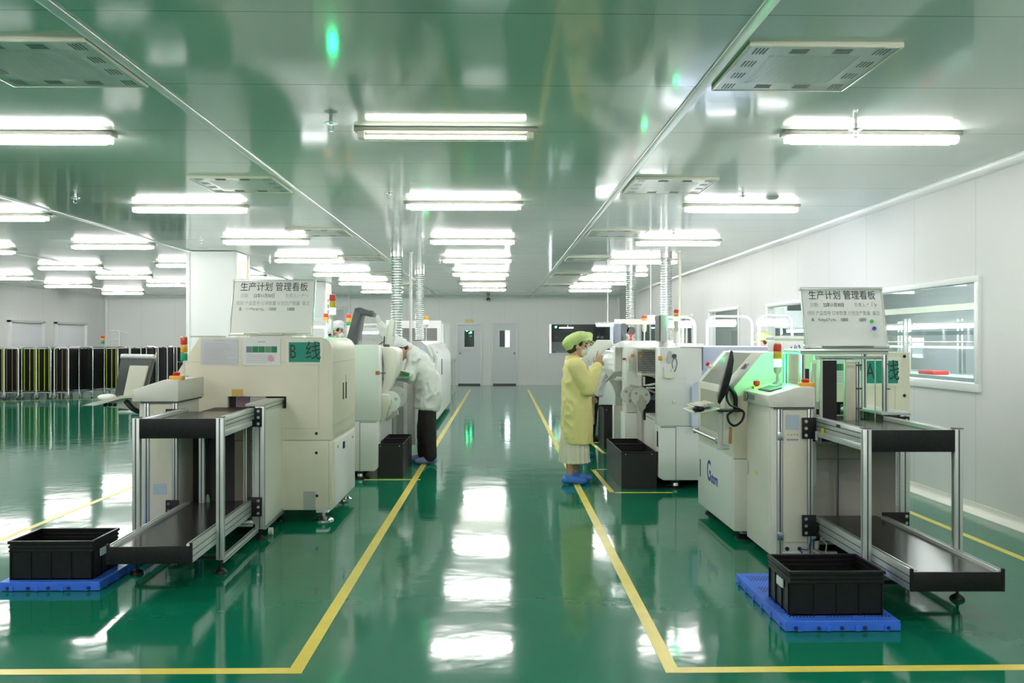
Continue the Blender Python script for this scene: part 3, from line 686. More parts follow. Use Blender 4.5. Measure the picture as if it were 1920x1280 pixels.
        profile(q, fx0, fx1, fy0, fy0+0.035, ft-0.035, ft, 'x'); q.build('frame_top_bar', AL, t)
        q = MB(); profile(q, fx0-0.0, fx0+0.035, fy0+0.04, fy1, ft-0.035, ft, 'y'); q.build('frame_top_bar', AL, t)
        q = MB(); profile(q, fx1-0.035, fx1, fy0+0.04, fy1, ft-0.035, ft, 'y'); q.build('frame_top_bar', AL, t)
        for x, y, z0 in ((fx0, fy1, 0.6), (fx0+0.0, fy0, 0.6), (fx1-0.035, fy0, 0.95), (fx1-0.035, fy1, 0.6)):
            q = MB(); profile(q, x, x+0.032, y, y+0.032, z0, ft-0.036, 'z'); q.build('frame_post', AL, t)
        q = MB(); q.cyl((fx0+0.11, fy0+0.016, ft-0.062), (fx1-0.01, fy0+0.016, ft-0.062), 0.010); q.box(fx0+0.10, fx0+0.13, fy0, fy0+0.03, ft-0.075, ft-0.045); q.build('cross_rod', M['steel'], t)
        box('lift_strip', fx0+0.135, fx0+0.155, fy0+0.005, fy0+0.02, 0.95, ft-0.07, M['alu'], t)
        box('magazine_wall', fx0+0.16, fx0+0.262, fy0+0.03, fy0+0.05, 0.9, ft-0.08, M['dark'], t)
        q = MB(); q.cyl((fx0+0.32, fy0+0.02, 0.95), (fx0+0.32, fy0+0.02, ft-0.06), 0.004); q.cyl((fx0+0.525, fy0+0.02, 0.95), (fx0+0.525, fy0+0.02, ft-0.06), 0.004); q.build('guide_rod', M['steel'], t)
        box('lift_column', fx0+0.37, fx0+0.445, fy0+0.15, fy0+0.19, 0.9, ft-0.09, M['cream'], t, 0.003)
        q = MB(); profile(q, fx0+0.45, fx0+0.475, fy0+0.15, fy0+0.175, 0.9, ft-0.09, 'z')
        q.build('lift_profile', AL, t)
        for z in (ft-0.115, ft-0.28, ft-0.42): MB().cyl((fx0+0.445, fy0+0.145, z), (fx0+0.485, fy0+0.145, z), 0.006, 8).build('clip', M['slot'], t)
        for z in (ft-0.11, ft-0.28, ft-0.46): MB().box(fx1-0.012, fx1+0.008, fy0-0.006, fy0+0.0, z, z+0.008).build('clip', M['slot'], t)
        # inner dark bay on the left of the frame
        box('bay_panel', fx0+0.045, fx0+0.095, fy0+0.10, fy0+0.12, 0.5, ft-0.14, M['dark'], t)
        box('bay_door_strip', fx0+0.10, fx0+0.13, fy0+0.06, fy0+0.08, 0.5, ft-0.10, M['cream_lt'], t)
        # air regulator with hose
        r = thing('air_regulator', 'small air pressure regulator with a blue hose on the lower conveyor rail', 'regulator', (0, 0, 0)); r.parent = t; del r['category']; del r['label']
        ax, ay, az = -hx-0.01, L-0.05, 0.16
        MB().box(ax-0.02, ax+0.02, ay-0.02, ay+0.02, az-0.01, az+0.05, 0.005).lathe([(0.017, 0.05), (0.02, 0.06), (0.02, 0.10), (0.016, 0.105)], (ax, ay, az)).build('regulator_knob', M['blackp'], r)
        MB().lathe([(0.016, -0.07), (0.02, -0.06), (0.02, -0.012)], (ax, ay, az)).build('regulator_bowl', M['lampend'], r)
        MB().cyl((ax-0.03, ay-0.02, az+0.02), (ax-0.03, ay-0.035, az+0.02), 0.018).build('gauge', M['steel'], r)
        MB().tube(curve_path([(kx0+0.205, ky0-0.002, 0.095), (kx0+0.25, ky0-0.03, 0.10), (ax-0.06, ay-0.04, 0.13), (ax-0.02, ay-0.02, 0.18)]), 0.004, 8).build('air_hose', M['ink_blue'], r)
        MB().tube([(kx0+0.205, ky0-0.002, 0.095), (kx0+0.21, ky0-0.03, 0.07), (kx0+0.19, ky0-0.03, 0.03)], 0.004, 8).build('air_hose', M['ink_dark'], r)
        MB().tube([(ax+0.02, ay, 0.17), (ax+0.06, ay-0.03, 0.13), (ax+0.05, ay-0.03, 0.05)], 0.004, 8).build('air_hose', M['cream'], r)
        for yy, zz in ((0.16, ztop-0.035), (-0.02, zl-0.06)):
            pass
        box('rail_label', -hx-0.0245, -hx-0.0225, 0.40, 0.46, ztop-0.03, ztop-0.012, M['ink'], t)
        box('rail_label', -lx-0.0245, -lx-0.0225, 0.06, 0.12, zl-0.062, zl-0.042, M['ink'], t)
        MB().cyl((-hx-0.035, L-0.12, ztop-0.15), (-hx-0.035, L-0.12, ztop-0.09), 0.010).build('grey_cylinder', M['steel'], t)
        box('caution_tag', -hx-0.040, -hx-0.026, L-0.24, L-0.22, ztop-0.10, ztop-0.06, M['yel'], t)
    else:
        MB().cyl((-0.10, 0.25, 0.02), (-0.10, 0.25, 0.08), 0.05).box(-0.03, 0.02, 0.2, 0.26, 0.03, 0.09).build('lift_motor', M['greywarm'], t)
        MB().sphere((-0.10, L+0.06, 0.28), 0.03, 10, sc=(0.6, 0.5, 2.2)).build('green_tag', M['pcb2'], t)
    return t
loader((-2.045, 5.60, 0), math.radians(1.7), 'aluminium magazine loader with two black shelves in front of the pale printer marked B')
LA = loader((2.412, 4.96, 0), math.radians(-0.6), 'aluminium magazine loader with a tall open frame standing by the blue pallet', True)

# ------------------------------------------------------------------ stack lights
def stack(loc, label, s=1.0, lit=None, post=0.08, base=True, order='rag', seg=0.052, r=0.024, body=0.0, group='signal towers', bright=False):
    t = thing('signal_tower', label, 'signal light', loc, 0, group)
    z = post*s
    q = MB()
    if base: q.lathe([(0.036*s, 0), (0.036*s, 0.008*s), (0.02*s, 0.016*s), (0.011*s, 0.022*s)], (0, 0, 0), 16)
    q.cyl((0, 0, 0.0), (0, 0, z), 0.009*s, 10); q.build('pole', M['alu'], t)
    if body:
        MB().lathe([(r*0.55*s, z), (r*0.95*s, z+0.02*s), (r*s, z+body*s)], (0, 0, 0), 16).build('tower_body', M['mon_beige'], t); z += body*s
    for c in order[::-1]:
        m = {'r': M['redlens'], 'a': M['amblens'], 'g': M['grnlens']}[c]
        if lit == c: m = M['grnlit_bright'] if bright else M['grnlit']
        MB().lathe([(r*s, z+0.001), (r*1.05*s, z+0.004*s), (r*1.05*s, z+(seg-0.006)*s), (r*s, z+(seg-0.002)*s)], (0, 0, 0), 18).build({'r': 'red_lens', 'a': 'amber_lens', 'g': 'green_lens'}[c], m, t)
        z += seg*s
    MB().lathe([(r*0.98*s, z-0.002), (r*0.9*s, z+0.006*s)], (0, 0, 0), 16).build('cap', M['mon_beige'], t)
    return t
stack((-2.46, 6.86, 1.212), 'unlit red amber green signal tower on the loader beside the pale printer marked B', 1.0, None, 0.13, True, 'rag', 0.062, 0.025)
stack((2.005, 6.12, 1.190), 'signal tower glowing green on the control head of the loader by the blue pallet', 1.0, 'g', 0.075, True, 'rag', 0.054, 0.027, 0.05, bright=True)

# ------------------------------------------------------------------ screen printers
def printer(x0, x1, y0, y1, zb, zt, slope, label, A=False):
    t = thing('screen_printer', label, 'printing machine', (x0, y0, 0))
    W, D = x1-x0, y1-y0; sx, sz = slope
    zs = zb + (zt-zb)*0.405                       # split between base and hood
    rr = 0.10
    hood = [(0, zs), (W, zs), (W, zt-rr)] + [(W-rr+rr*math.cos(a), zt-rr+rr*math.sin(a)) for a in [PI/2*k/6 for k in range(1, 7)]] + [(sx, zt), (0, zt-sz)]
    if A: hood = [(0, zs), (W, zs), (W, zt), (sx, zt), (0, zt-sz)]
    # slot opening in the front of the hood
    ox0, ox1, oz0, oz1 = (0.42, 0.90, 0.94, 1.04)
    b = MB()
    b.prism(hood, 'y', 0.05, D, 0, 0.008); body = b.build('hood', M['cream'] if not A else M['cream_lt'], t)
    q = MB()
    def fp(poly): q.prism(poly, 'y', 0.0, 0.052)
    # front skin in pieces around the slot
    fp([(0, zs+0.002), (W, zs+0.002), (W, oz0), (0, oz0)])
    fp([(0, oz0), (ox0, oz0), (ox0, oz1), (0, oz1)]); fp([(ox1, oz0), (W, oz0), (W, oz1), (ox1, oz1)])
    top = [p for p in hood if p[1] > oz1+0.01]
    fp([(0, oz1), (W, oz1)] + top)
    q.build('front_panel', M['cream'], body)
    box('slot_interior', ox0-0.02, ox1+0.02, 0.045, 0.056, oz0-0.02, oz1+0.02, M['dark'], body)
    q = MB(); q.box(ox0+0.06, ox0+0.17, 0.02, 0.05, oz0, oz1-0.002); q.box(ox1-0.08, ox1-0.03, 0.02, 0.05, oz0, oz1-0.02); q.build('slot_bracket', mat('mauve_bracket', (0.22, 0.15, 0.19), 0.4), body)
    q = MB(); q.box(ox0+0.18, ox0+0.31, 0.005, 0.05, oz0+0.045, oz1-0.002); q.cyl((ox1-0.09, 0.0, oz0+0.04), (ox1-0.05, 0.0, oz0+0.06), 0.016); q.build('slot_mechanism', M['greywarm'], body)
    # base cabinet
    base = MB().box(0, W, 0, D, zb, zs-0.004, 0.006).build('base_cabinet', M['cream'] if not A else M['cream_lt'], t)
    q = MB(); q.box(0.0, W-0.012, -0.001, 0.004, zs-0.0035, zs+0.0015); q.box(W-0.028, W-0.024, -0.001, 0.004, zb, zs)
    q.box(0.3, W-0.11, -0.0012, 0.003, zs+0.095, zs+0.0975); q.box(W-0.1125, W-0.11, -0.0012, 0.003, zs+0.095, zt-0.22); q.box(0.0, W-0.14, -0.0012, 0.003, zt-0.205, zt-0.2025)
    q.build('panel_seam', M['greywarm'], t, smooth=False)
    q = MB()
    holes = ((W-0.13, zs+0.055), (W-0.13, zs-0.105), (W-0.125, zs-0.46)) if not A else ((W-0.04, zt-0.03), (W-0.04, zt-0.325))
    for hx_, hz in holes: q.cyl((hx_, -0.0015, hz), (hx_, 0.004, hz), 0.0125, 14)
    q.build('screw_hole', M['dark'], t)
    for x in (0.12, W-0.09):
        for y in (0.09, D-0.12):
            f = MB().lathe([(0.085, 0.0), (0.085, 0.01), (0.045, 0.035), (0.018, 0.042)], (x, y, 0), 22).build('machine_foot', M['blackp'] if A else M['chrome'], t)
            MB().cyl((x, y, 0.035), (x, y, zb-0.01), 0.016).box(x-0.05, x+0.05, y-0.05, y+0.05, zb-0.03, zb+0.002).build('foot_stem', M['steel'], f)
    return t, body, base, zs
PB, hoodB, baseB, zsB = printer(-2.632, -1.355, 7.17, 8.33, 0.10, 1.528, (0.19, 0.30), 'large cream printing machine carrying the green B sign and a whiteboard')
W_ = 1.277
# right hand side of printer B: frames, grips, lock
q = MB(); q.box(W_-0.004, W_+0.006, 0.10, 1.06, 0.12, 0.655, 0.004); q.build('side_panel', M['white_mc'], baseB)
q = MB(); q.box(W_+0.005, W_+0.0085, 0.07, 1.10, 0.708, 0.712); q.box(W_+0.0, W_+0.004, 0.02, 1.13, 0.80, 0.803); q.box(W_+0.0, W_+0.004, 0.06, 1.12, 1.32, 1.323); q.build('panel_seam', M['greywarm'], hoodB)
MB().cyl((W_+0.004, 0.20, 0.60), (W_+0.014, 0.20, 0.60), 0.012).build('screw', M['steel'], baseB)
MB().cyl((W_+0.004, 0.95, 0.60), (W_+0.014, 0.95, 0.60), 0.012).build('screw', M['steel'], baseB)
MB().box(W_+0.003, W_+0.016, 0.47, 0.53, 0.55, 0.61, 0.004).build('lock', M['blackp'], baseB)
MB().box(W_-0.002, W_+0.006, 0.50, 0.53, 0.98, 1.13, 0.003).build('grip_slot', mat('green_black', (0.01, 0.07, 0.05), 0.4), hoodB)
MB().box(W_-0.002, W_+0.006, 0.64, 0.67, 0.98, 1.13, 0.003).build('grip_slot', M['dark'], hoodB)
box('side_label', W_-0.002, W_+0.005, 0.64, 0.67, 1.135, 1.19, M['mon_beige'], hoodB)
box('name_plate', 1.04, 1.14, -0.003, 0.002, 0.105, 0.255, mat('aluminium_plate', (0.50, 0.53, 0.50), 0.35, metal=0.4), baseB)
# printer A (blue lettering on its aisle side)
PA, hoodA, baseA, zsA = printer(1.785, 3.115, 6.45, 7.60, 0.07, 1.412, (0.225, 0.262), 'cream printing machine with blue lettering on its aisle side and a sloped smoked window', True)
q = MB(); q.box(-0.008, 0.006, 0.03, 1.12, 0.10, 0.62, 0.006); da = q.build('side_door', M['white_mc'], baseA)
box('slot_handle', -0.011, -0.004, 1.02, 1.045, 0.32, 0.47, M['slot'], da)
lettering([('G', 0.24, 0.0, 0.01, 'LEFT', 0.8), ('storm', 0.125, 0.145, -0.03, 'LEFT', 0.72)], Matrix.Translation((-0.0085, 0.80, 0.40)) @ LEFT, M['ink_blue'], da, bold=0.004)
q = MB(); q.box(-0.007, 0.006, 0.22, 1.13, 0.665, 1.145, 0.006); fr = q.build('window_door', M['cream_lt'], hoodA)
box('window_pane', -0.009, -0.006, 0.37, 1.02, 0.76, 1.09, mat('smoked_window', (0.47, 0.45, 0.38), 0.12, coat=0.4), fr)
q = MB(); q.cyl((-0.045, 0.34, 0.715), (-0.045, 1.10, 0.715), 0.014); q.box(-0.05, 0.0, 0.33, 0.352, 0.69, 0.74, 0.004); q.box(-0.05, 0.0, 1.09, 1.112, 0.69, 0.74, 0.004); q.build('door_handle', M['steel'], fr)
sl = Vector((0.225, 0, 0.262)); sn = Vector((-0.262, 0, 0.225)).normalized()
def onslope(u, y, d=0.0): return Vector((0, y, 1.412-0.262)) + sl*u + sn*d
q = MB(); q.sheet([onslope(0.0, 0.30, 0.001), onslope(0.0, 1.02, 0.001), onslope(0.96, 1.02, 0.001), onslope(0.96, 0.30, 0.001)], 0.004); q.build('slope_window', mat('smoked_window_upper', (0.38, 0.37, 0.34), 0.12, coat=0.4), hoodA)
q = MB(); q.sheet([onslope(0.0, 1.10, 0.001), onslope(0.0, 1.13, 0.001), onslope(1.0, 1.13, 0.001), onslope(1.0, 1.10, 0.001)], 0.006); q.build('slope_rim', M['cream_lt'], hoodA)
p = onslope(0.45, 1.09); MB().cyl(p, p+sn*0.03, 0.018).build('button_base', M['cream_lt'], hoodA); MB().cyl(p+sn*0.03, p+sn*0.055, 0.017).build('emergency_button', M['red'], hoodA)
q = MB(); q.sheet([onslope(0.50, 0.11, 0.002), onslope(0.50, 0.22, 0.002), onslope(0.66, 0.22, 0.002), onslope(0.66, 0.11, 0.002)], 0.006); g = q.build('switch_plate', M['ink_blue'], hoodA)
q = MB(); q.sheet([onslope(0.53, 0.17, 0.008), onslope(0.53, 0.21, 0.008), onslope(0.63, 0.21, 0.008), onslope(0.63, 0.17, 0.008)], 0.004); q.build('rocker_switch', M['red'], g)

# monitors: beside printer A and beside loader B
t = thing('operator_monitor', 'slim black monitor seen edge-on above the blue lettering with keyboard tray', 'monitor', (1.72, 6.40, 0))
MB().cyl((-0.05, 0, 0.70), (-0.05, 0, 0.975), 0.021).cyl((-0.05, 0, 0.69), (-0.05, 0, 0.725), 0.027).cyl((-0.05, 0, 0.705), (0.012, 0, 0.705), 0.015).build('post', M['grey_mc'], t)
box('mount_plate', -0.075, 0.10, -0.07, 0.06, 0.975, 0.99, M['black'], t, 0.002)
MB().tube(curve_path([(0.055, -0.02, 0.99), (0.055, -0.02, 1.09), (0.015, -0.01, 1.15), (-0.01, -0.01, 1.16)]), 0.017, 8).build('monitor_arm', M['blackp'], t)
q = MB(); q.prism([(-0.075, 1.055), (-0.058, 1.04), (-0.010, 1.12), (0.030, 1.26), (0.042, 1.36), (0.034, 1.425), (0.018, 1.432)], 'y', -0.22, 0.22, 0, 0.006); q.build('monitor_shell', M['blackp'], t).rotation_euler = (0, 0, -0.235)
q = MB(); q.sheet([(-0.0745, -0.205, 1.075), (-0.0745, 0.205, 1.075), (0.0125, 0.205, 1.415), (0.0125, -0.205, 1.415)], 0.003); q.build('screen', M['screen'], t).rotation_euler = (0, 0, -0.235)
q = MB(); q.prism([(-0.25, 0.955), (-0.06, 0.99), (-0.06, 1.0), (-0.25, 0.965)], 'y', -0.02, 0.42); q.build('keyboard_tray', M['mon_lt'], t)
k = thing('keyboard', 'pale keyboard on the tray of the slim black monitor', 'keyboard', (1.575, 6.62, 1.0))
q = MB(); q.prism([(-0.075, -0.015), (0.075, 0.012), (0.075, 0.03), (-0.075, 0.0)], 'y', -0.15, 0.15, 0, 0.003); q.build('keyboard_base', M['mon_lt'], k)
q = MB()
for i in range(5):
    for j in range(13): q.box(-0.062+i*0.026, -0.042+i*0.026, -0.14+j*0.0215, -0.122+j*0.0215, 0.001+i*0.0051, 0.011+i*0.0051)
q.build('key', M['beige_strip'], k)
MB().sphere((0, 0, 0), 0.05, 14, sc=(0.9, 1.3, 0.55)).build('computer_mouse', M['blackp']); mo = bpy.data.objects['computer_mouse']; mo.location = (1.51, 6.42, 0.992)
tag(mo, 'dark computer mouse at the end of the keyboard tray', 'mouse')
t = thing('monitor_cable', 'looped black cable under the slim black monitor', 'cable', (1.725, 6.38, 0))
MB().tube(curve_path([(0.0, -0.01, 1.15), (-0.02, -0.02, 1.09), (0.0, -0.03, 1.03), (0.06, -0.04, 1.0), (0.10, -0.05, 0.97), (0.08, -0.06, 0.91), (0.03, -0.06, 0.875), (-0.01, -0.06, 0.90), (-0.02, -0.05, 0.95), (0.02, -0.03, 0.976)]), 0.0085, 8).build('cable_loop', M['blackp'], t)
MB().tube([(0.005, -0.04, 0.86), (0.005, -0.03, 0.80), (0.006, -0.02, 0.74)], 0.012, 8).build('cable_sleeve', mat('rust_sleeve', (0.55, 0.22, 0.10), 0.6), t)

t = thing('swing_monitor', 'dark tilted monitor with a cream back plate on a swing arm beside the loader head', 'monitor', (-2.85, 6.75, 0))
q = MB(); q.prism([(-0.115, 1.075), (0.115, 1.075), (0.19, 1.385), (-0.065, 1.39)], 'y', 0.02, 0.075, 0, 0.008); q.build('monitor_shell', M['mon_grey'], t)
q = MB(); q.prism([(-0.070, 1.365), (0.186, 1.36), (0.192, 1.392), (-0.064, 1.397)], 'y', 0.012, 0.07, 0, 0.004); q.build('top_edge', M['alu'], t)
q = MB(); q.prism([(-0.036, 1.07), (0.094, 1.07), (0.157, 1.306), (0.014, 1.308)], 'y', -0.01, 0.018, 0, 0.004); q.build('back_plate', M['mon_beige'], t)
q = MB(); q.prism([(-0.30, 1.006), (-0.22, 1.03), (-0.01, 1.078), (0.12, 1.085), (0.12, 1.07), (0.0, 1.06), (-0.20, 1.006)], 'y', -0.12, 0.30); q.build('keyboard_tray', M['mon_beige'], t)
q = MB(); q.prism([(-0.17, 0.992), (0.06, 0.965), (0.06, 1.07), (0.0, 1.07), (-0.17, 1.03)], 'y', -0.03, 0.06, 0, 0.004); q.build('arm_bracket', M['mon_beige'], t)
for k in range(3): MB().cyl((-0.158+0.036*k, -0.045, 1.006), (-0.158+0.036*k, -0.03, 1.006), 0.014).build('bracket_knob', M['blackp'], t)
MB().tube(curve_path([(0.005, -0.05, 1.035), (0.03, -0.06, 1.01), (0.065, -0.06, 0.975), (0.10, -0.03, 0.95)]), 0.020, 8).build('arm_lever', M['blackp'], t)
MB().sphere((-0.17, 0.02, 1.062), 0.055, 14, sc=(1.35, 0.9, 0.45)).build('white_handset', M['white_mc'], t)
MB().box(-0.08, 0.26, 0.0, 0.05, 0.925, 0.955, 0.004).build('arm_bar', M['steel'], t)

# ------------------------------------------------------------------ papers and signs on the printers
def paper(name, label, cat, x0, x1, z0, z1, y, m, tilt=0.0):
    t = thing(name, label, cat, ((x0+x1)/2, y, (z0+z1)/2)); w2, h2 = (x1-x0)/2, (z1-z0)/2
    MB().box(-w2, w2, -0.002, 0, -h2, h2).build('sheet', m, t); t.rotation_euler = (0, tilt, 0)
    return t, w2, h2
FP = Matrix.Translation((0, -0.0025, 0)) @ FRONT
t, w2, h2 = paper('notice_sheet', 'grey laminated notice nearest the loader on the printer marked B', 'notice', -2.433, -2.126, 1.300, 1.517, 7.169, M['paper_grey'], 0.01)
q = MB(); rnd = random.Random(3)
for k in range(13): q.box(-w2*0.85, w2*rnd.uniform(0.2, 0.9), -0.003, -0.002, h2*0.62-k*h2*0.125, h2*0.62-k*h2*0.125+0.004)
q.box(-w2*0.3, w2*0.3, -0.003, -0.002, h2*0.82, h2*0.88); q.build('print_pattern', M['ink_pale'], t, smooth=False)
def photo_sheet(label, x0, x1, z0, z1, y):
    t, w2, h2 = paper('notice_sheet', label, 'notice', x0, x1, z0, z1, y, M['paper'])
    cols_ = [M['photo_grey'], M['pcb'], M['pcb'], M['pcb2'], M['pcb']]
    for k in range(5):
        xa = -w2*0.80 + k*w2*0.328; box('photo', xa, xa+w2*0.31, -0.0032, -0.002, -h2*0.04, h2*0.42, cols_[k], t)
    q = MB(); rnd = random.Random(9)
    for k in range(5): q.box(-w2*0.8, w2*rnd.uniform(0.3, 0.8), -0.003, -0.002, -h2*0.25-k*h2*0.14, -h2*0.25-k*h2*0.14+0.004)
    q.box(-w2*0.2, w2*0.2, -0.003, -0.002, h2*0.72, h2*0.80); q.build('print_pattern', M['ink_pale'], t, smooth=False)
    MB().lathe([(0.022, 0), (0.026, 0), (0.026, 0.0006), (0.022, 0.0006)], (w2*0.5, -0.0022, -h2*0.5), 18, 'y').build('stamp', M['ink_red'], t)
photo_sheet('paper notice with five small pictures on the printer marked B', -2.090, -1.780, 1.297, 1.517, 7.169)
photo_sheet('paper notice with small green pictures behind the rods of the tall frame', 2.47, 2.78, 1.17, 1.39, 6.449)
def line_sign(letter, label, x0, x1, z0, z1, y):
    t, w2, h2 = paper('line_sign', label, 'sign', x0, x1, z0, z1, y, M['paper_cream'])
    box('green_field', -w2*0.84, w2*0.84, -0.0035, -0.002, -h2*0.80, h2*0.74, M['sign_green'], t)
    FQ = Matrix.Translation((0, -0.0038, 0)) @ FRONT
    lettering([(letter, 0.165, -w2*0.62, -0.003, 'CENTER', 0.62)], FQ, M['ink_dark'], t); lettering([('线', 0.165, w2*0.47, -0.003, 'CENTER', 0.82)], FQ, M['ink_dark'], t)
    return t
line_sign('B', 'green line sign lettered B in black ink on the cream printer', -1.735, -1.430, 1.302, 1.515, 7.169)
line_sign('A', 'green line sign lettered A in black ink behind the tall open frame', 2.758, 3.048, 1.158, 1.378, 6.449)
t, w2, h2 = paper('sticky_note', 'small ochre note above the dark slot of the printer marked B', 'note', -2.18, -2.09, 1.045, 1.10, 7.169, M['note'])
q = MB(); q.box(-0.036, 0.036, -0.003, -0.002, 0.004, 0.008); q.box(-0.036, 0.02, -0.003, -0.002, -0.008, -0.004); q.build('print_pattern', M['orange'], t)

# ------------------------------------------------------------------ whiteboards
def whiteboard(loc, wd, ht, lean, label, letter, A=False):
    t = thing('whiteboard', label, 'whiteboard', loc); t.rotation_euler = (-lean, 0, 0)
    w2 = wd/2
    MB().box(-w2+0.008, w2-0.008, -0.004, 0.012, 0.01, ht-0.008).build('board_surface', M['wboard'], t)
    q = MB(); q.box(-w2, w2, -0.010, 0.016, 0.0, 0.018, 0.003); q.box(-w2, w2, -0.010, 0.016, ht-0.02, ht, 0.003); q.box(-w2, -w2+0.014, -0.010, 0.016, 0.018, ht-0.02, 0.003); q.box(w2-0.014, w2, -0.010, 0.016, 0.018, ht-0.02, 0.003)
    f = q.build('board_frame', M['wframe'], t)
    for x in (-w2, w2):
        for z in (0, ht): MB().box(x-0.017 if x > 0 else x-0.003, x+0.003 if x > 0 else x+0.017, -0.013, 0.018, z-0.022 if z > 0 else z-0.002, z+0.002 if z > 0 else z+0.022, 0.003).build('corner_cap', M['mon_lt'], f)
    MB().box(-w2*0.62, w2*0.62, -0.04, -0.010, 0.004, 0.014, 0.003).build('pen_tray', M['wframe'], f)
    F = Matrix.Translation((0, -0.0048, 0)) @ FRONT; k = wd/0.72; H = ht
    lettering([('生产计划 管理看板', 0.087*k, 0.0, H*0.855, 'CENTER', 0.82)], F, M['ink'], t)
    lettering([('日期:', 0.042*k, -w2*0.80, H*0.70, 'LEFT', 0.8), ('负责人:', 0.042*k, w2*0.28, H*0.70, 'LEFT', 0.8), ('线别 产品型号 订单数量 计划生产数量  备注', 0.042*k, 0.0, H*0.565, 'CENTER', 0.78)], F, M['ink_grey'], t, 'faded_lettering')
    lettering([('22年11月30日', 0.043*k, -w2*0.48, H*0.70, 'LEFT', 0.72), (letter, 0.042*k, -w2*0.80, H*0.46, 'LEFT', 0.9), ('1000', 0.040*k, -w2*0.10, H*0.46, 'LEFT', 0.85), ('1000', 0.040*k, w2*0.34, H*0.46, 'LEFT', 0.85)], F, M['ink'], t, 'handwriting_lettering')
    q = MB(); scribble(q, F, -w2*0.64, H*0.46, w2*0.44, 0.036*k, 9, 11 if A else 12); q.build('pen_marks', M['ink'], t); q = MB(); scribble(q, F, w2*0.55, H*0.70, w2*0.30, 0.045*k, 3, 21 if A else 22); q.build('pen_marks', M['ink'], t)
    return t
wb = whiteboard((-1.925, 7.42, 1.546), 0.715, 0.505, 0.28, 'whiteboard leaning on top of the printer marked B', 'B')
MB().box(-0.10, 0.12, -0.07, -0.045, -0.018, 0.0, 0.004).build('pen_tray_support', M['greywarm'], wb)
wa = whiteboard((2.432, 5.94, 1.447), 0.58, 0.445, 0.26, 'whiteboard with two round magnets leaning above the tall open frame', 'A', True)
for nm, m, u, v in (('green_magnet', mat('magnet_green', (0.10, 0.55, 0.15), 0.3), 0.79, 0.43), ('blue_magnet', mat('magnet_blue', (0.04, 0.08, 0.55), 0.3), 0.81, 0.315)):
    o = MB().lathe([(0.013, 0), (0.013, 0.008), (0.010, 0.011)], (0, 0, 0), 18, 'y').build('board_magnet', m)
    o.location = wa.matrix_basis @ Vector((u*0.58-0.29+0.02, -0.0165, v*0.445)); o.rotation_euler = (-0.26, 0, 0)
    tag(o, '%s round magnet on the whiteboard above the tall frame' % ('green' if 'green' in nm else 'blue'), 'magnet', 'whiteboard magnets')
t = thing('flat_tray', 'dark flat tray lying on the printer beside the whiteboard', 'tray', (-2.44, 7.4, 1.529)); MB().box(-0.12, 0.11, -0.12, 0.1, 0.0, 0.012, 0.003).build('tray_plate', M['greywarm'], t)
# whiteboard magnets are thin discs; white box on printer A
t = thing('carton', 'white carton with blue print on top of the cream printing machine', 'box', (2.36, 7.05, 1.4125))
MB().box(-0.10, 0.13, -0.1, 0.1, 0, 0.10, 0.003).build('carton_body', M['white_mc'], t); MB().box(-0.115, 0.145, -0.11, 0.11, 0.10, 0.126, 0.004).build('carton_lid', M['white_mc'], t)
q = MB(); scribble(q, Matrix.Translation((0, -0.1005, 0)) @ FRONT, 0.02, 0.035, 0.09, 0.04, 3, 8, 0.006); q.build('print_mark', M['ink_blue'], t)
# ------------------------------------------------------------------ pallets, crates, bins
def pallet(x0, y0, wd, dp, label):
    t = thing('plastic_pallet', label, 'pallet', (x0, y0, 0)); h = 0.055
    deck = MB(); deck.box(0, wd, 0, dp, 0.036, h, 0.004)
    q = MB(); q.box(0, wd, 0, 0.012, 0.004, 0.04); q.box(0, wd, dp-0.012, dp, 0.004, 0.04); q.box(0, 0.012, 0.012, dp-0.012, 0.004, 0.04); q.box(wd-0.012, wd, 0.012, dp-0.012, 0.004, 0.04)
    n = 4
    for k in range(n):
        x = wd*(k+0.5)/n; q.box(x-0.011, x+0.011, -0.008, 0.0, 0.004, 0.03); q.box(x-0.006, x+0.006, -0.0005, 0.002, 0.032, 0.048)
    for k in range(6):
        y = dp*(k+0.5)/6; q.box(-0.008, 0, y-0.011, y+0.011, 0.004, 0.03); q.box(wd, wd+0.008, y-0.011, y+0.011, 0.004, 0.03)
    for k in range(3):
        for l in range(3): q.cyl((wd*(0.12+0.38*k), dp*(0.1+0.4*l), 0.0), (wd*(0.12+0.38*k), dp*(0.1+0.4*l), 0.037), 0.022, 10)
    q.build('rim', M['blue'], t)
    dk = mat('pallet_slot_blue', (0.012, 0.035, 0.16), 0.5); q = deck
    for a in range(3):
        for b in range(4):
            cx, cy = wd*(0.17+0.33*a), dp*(0.12+0.25*b)
            for r in range(3):
                for c in range(8):
                    x = cx-0.062+c*0.018; y = cy-0.05+r*0.036
                    q.face([(x, y, h+0.0005), (x+0.008, y, h+0.0005), (x+0.020, y+0.026, h+0.0005), (x+0.012, y+0.026, h+0.0005)], 1)
    for k in range(5): x = wd*(0.09+0.2*k); q.cyl((x, -0.009, 0.02), (x, -0.001, 0.02), 0.010, 10, mi=1)
    q.build('deck', [M['blue'], dk], t, smooth=False)
    return t
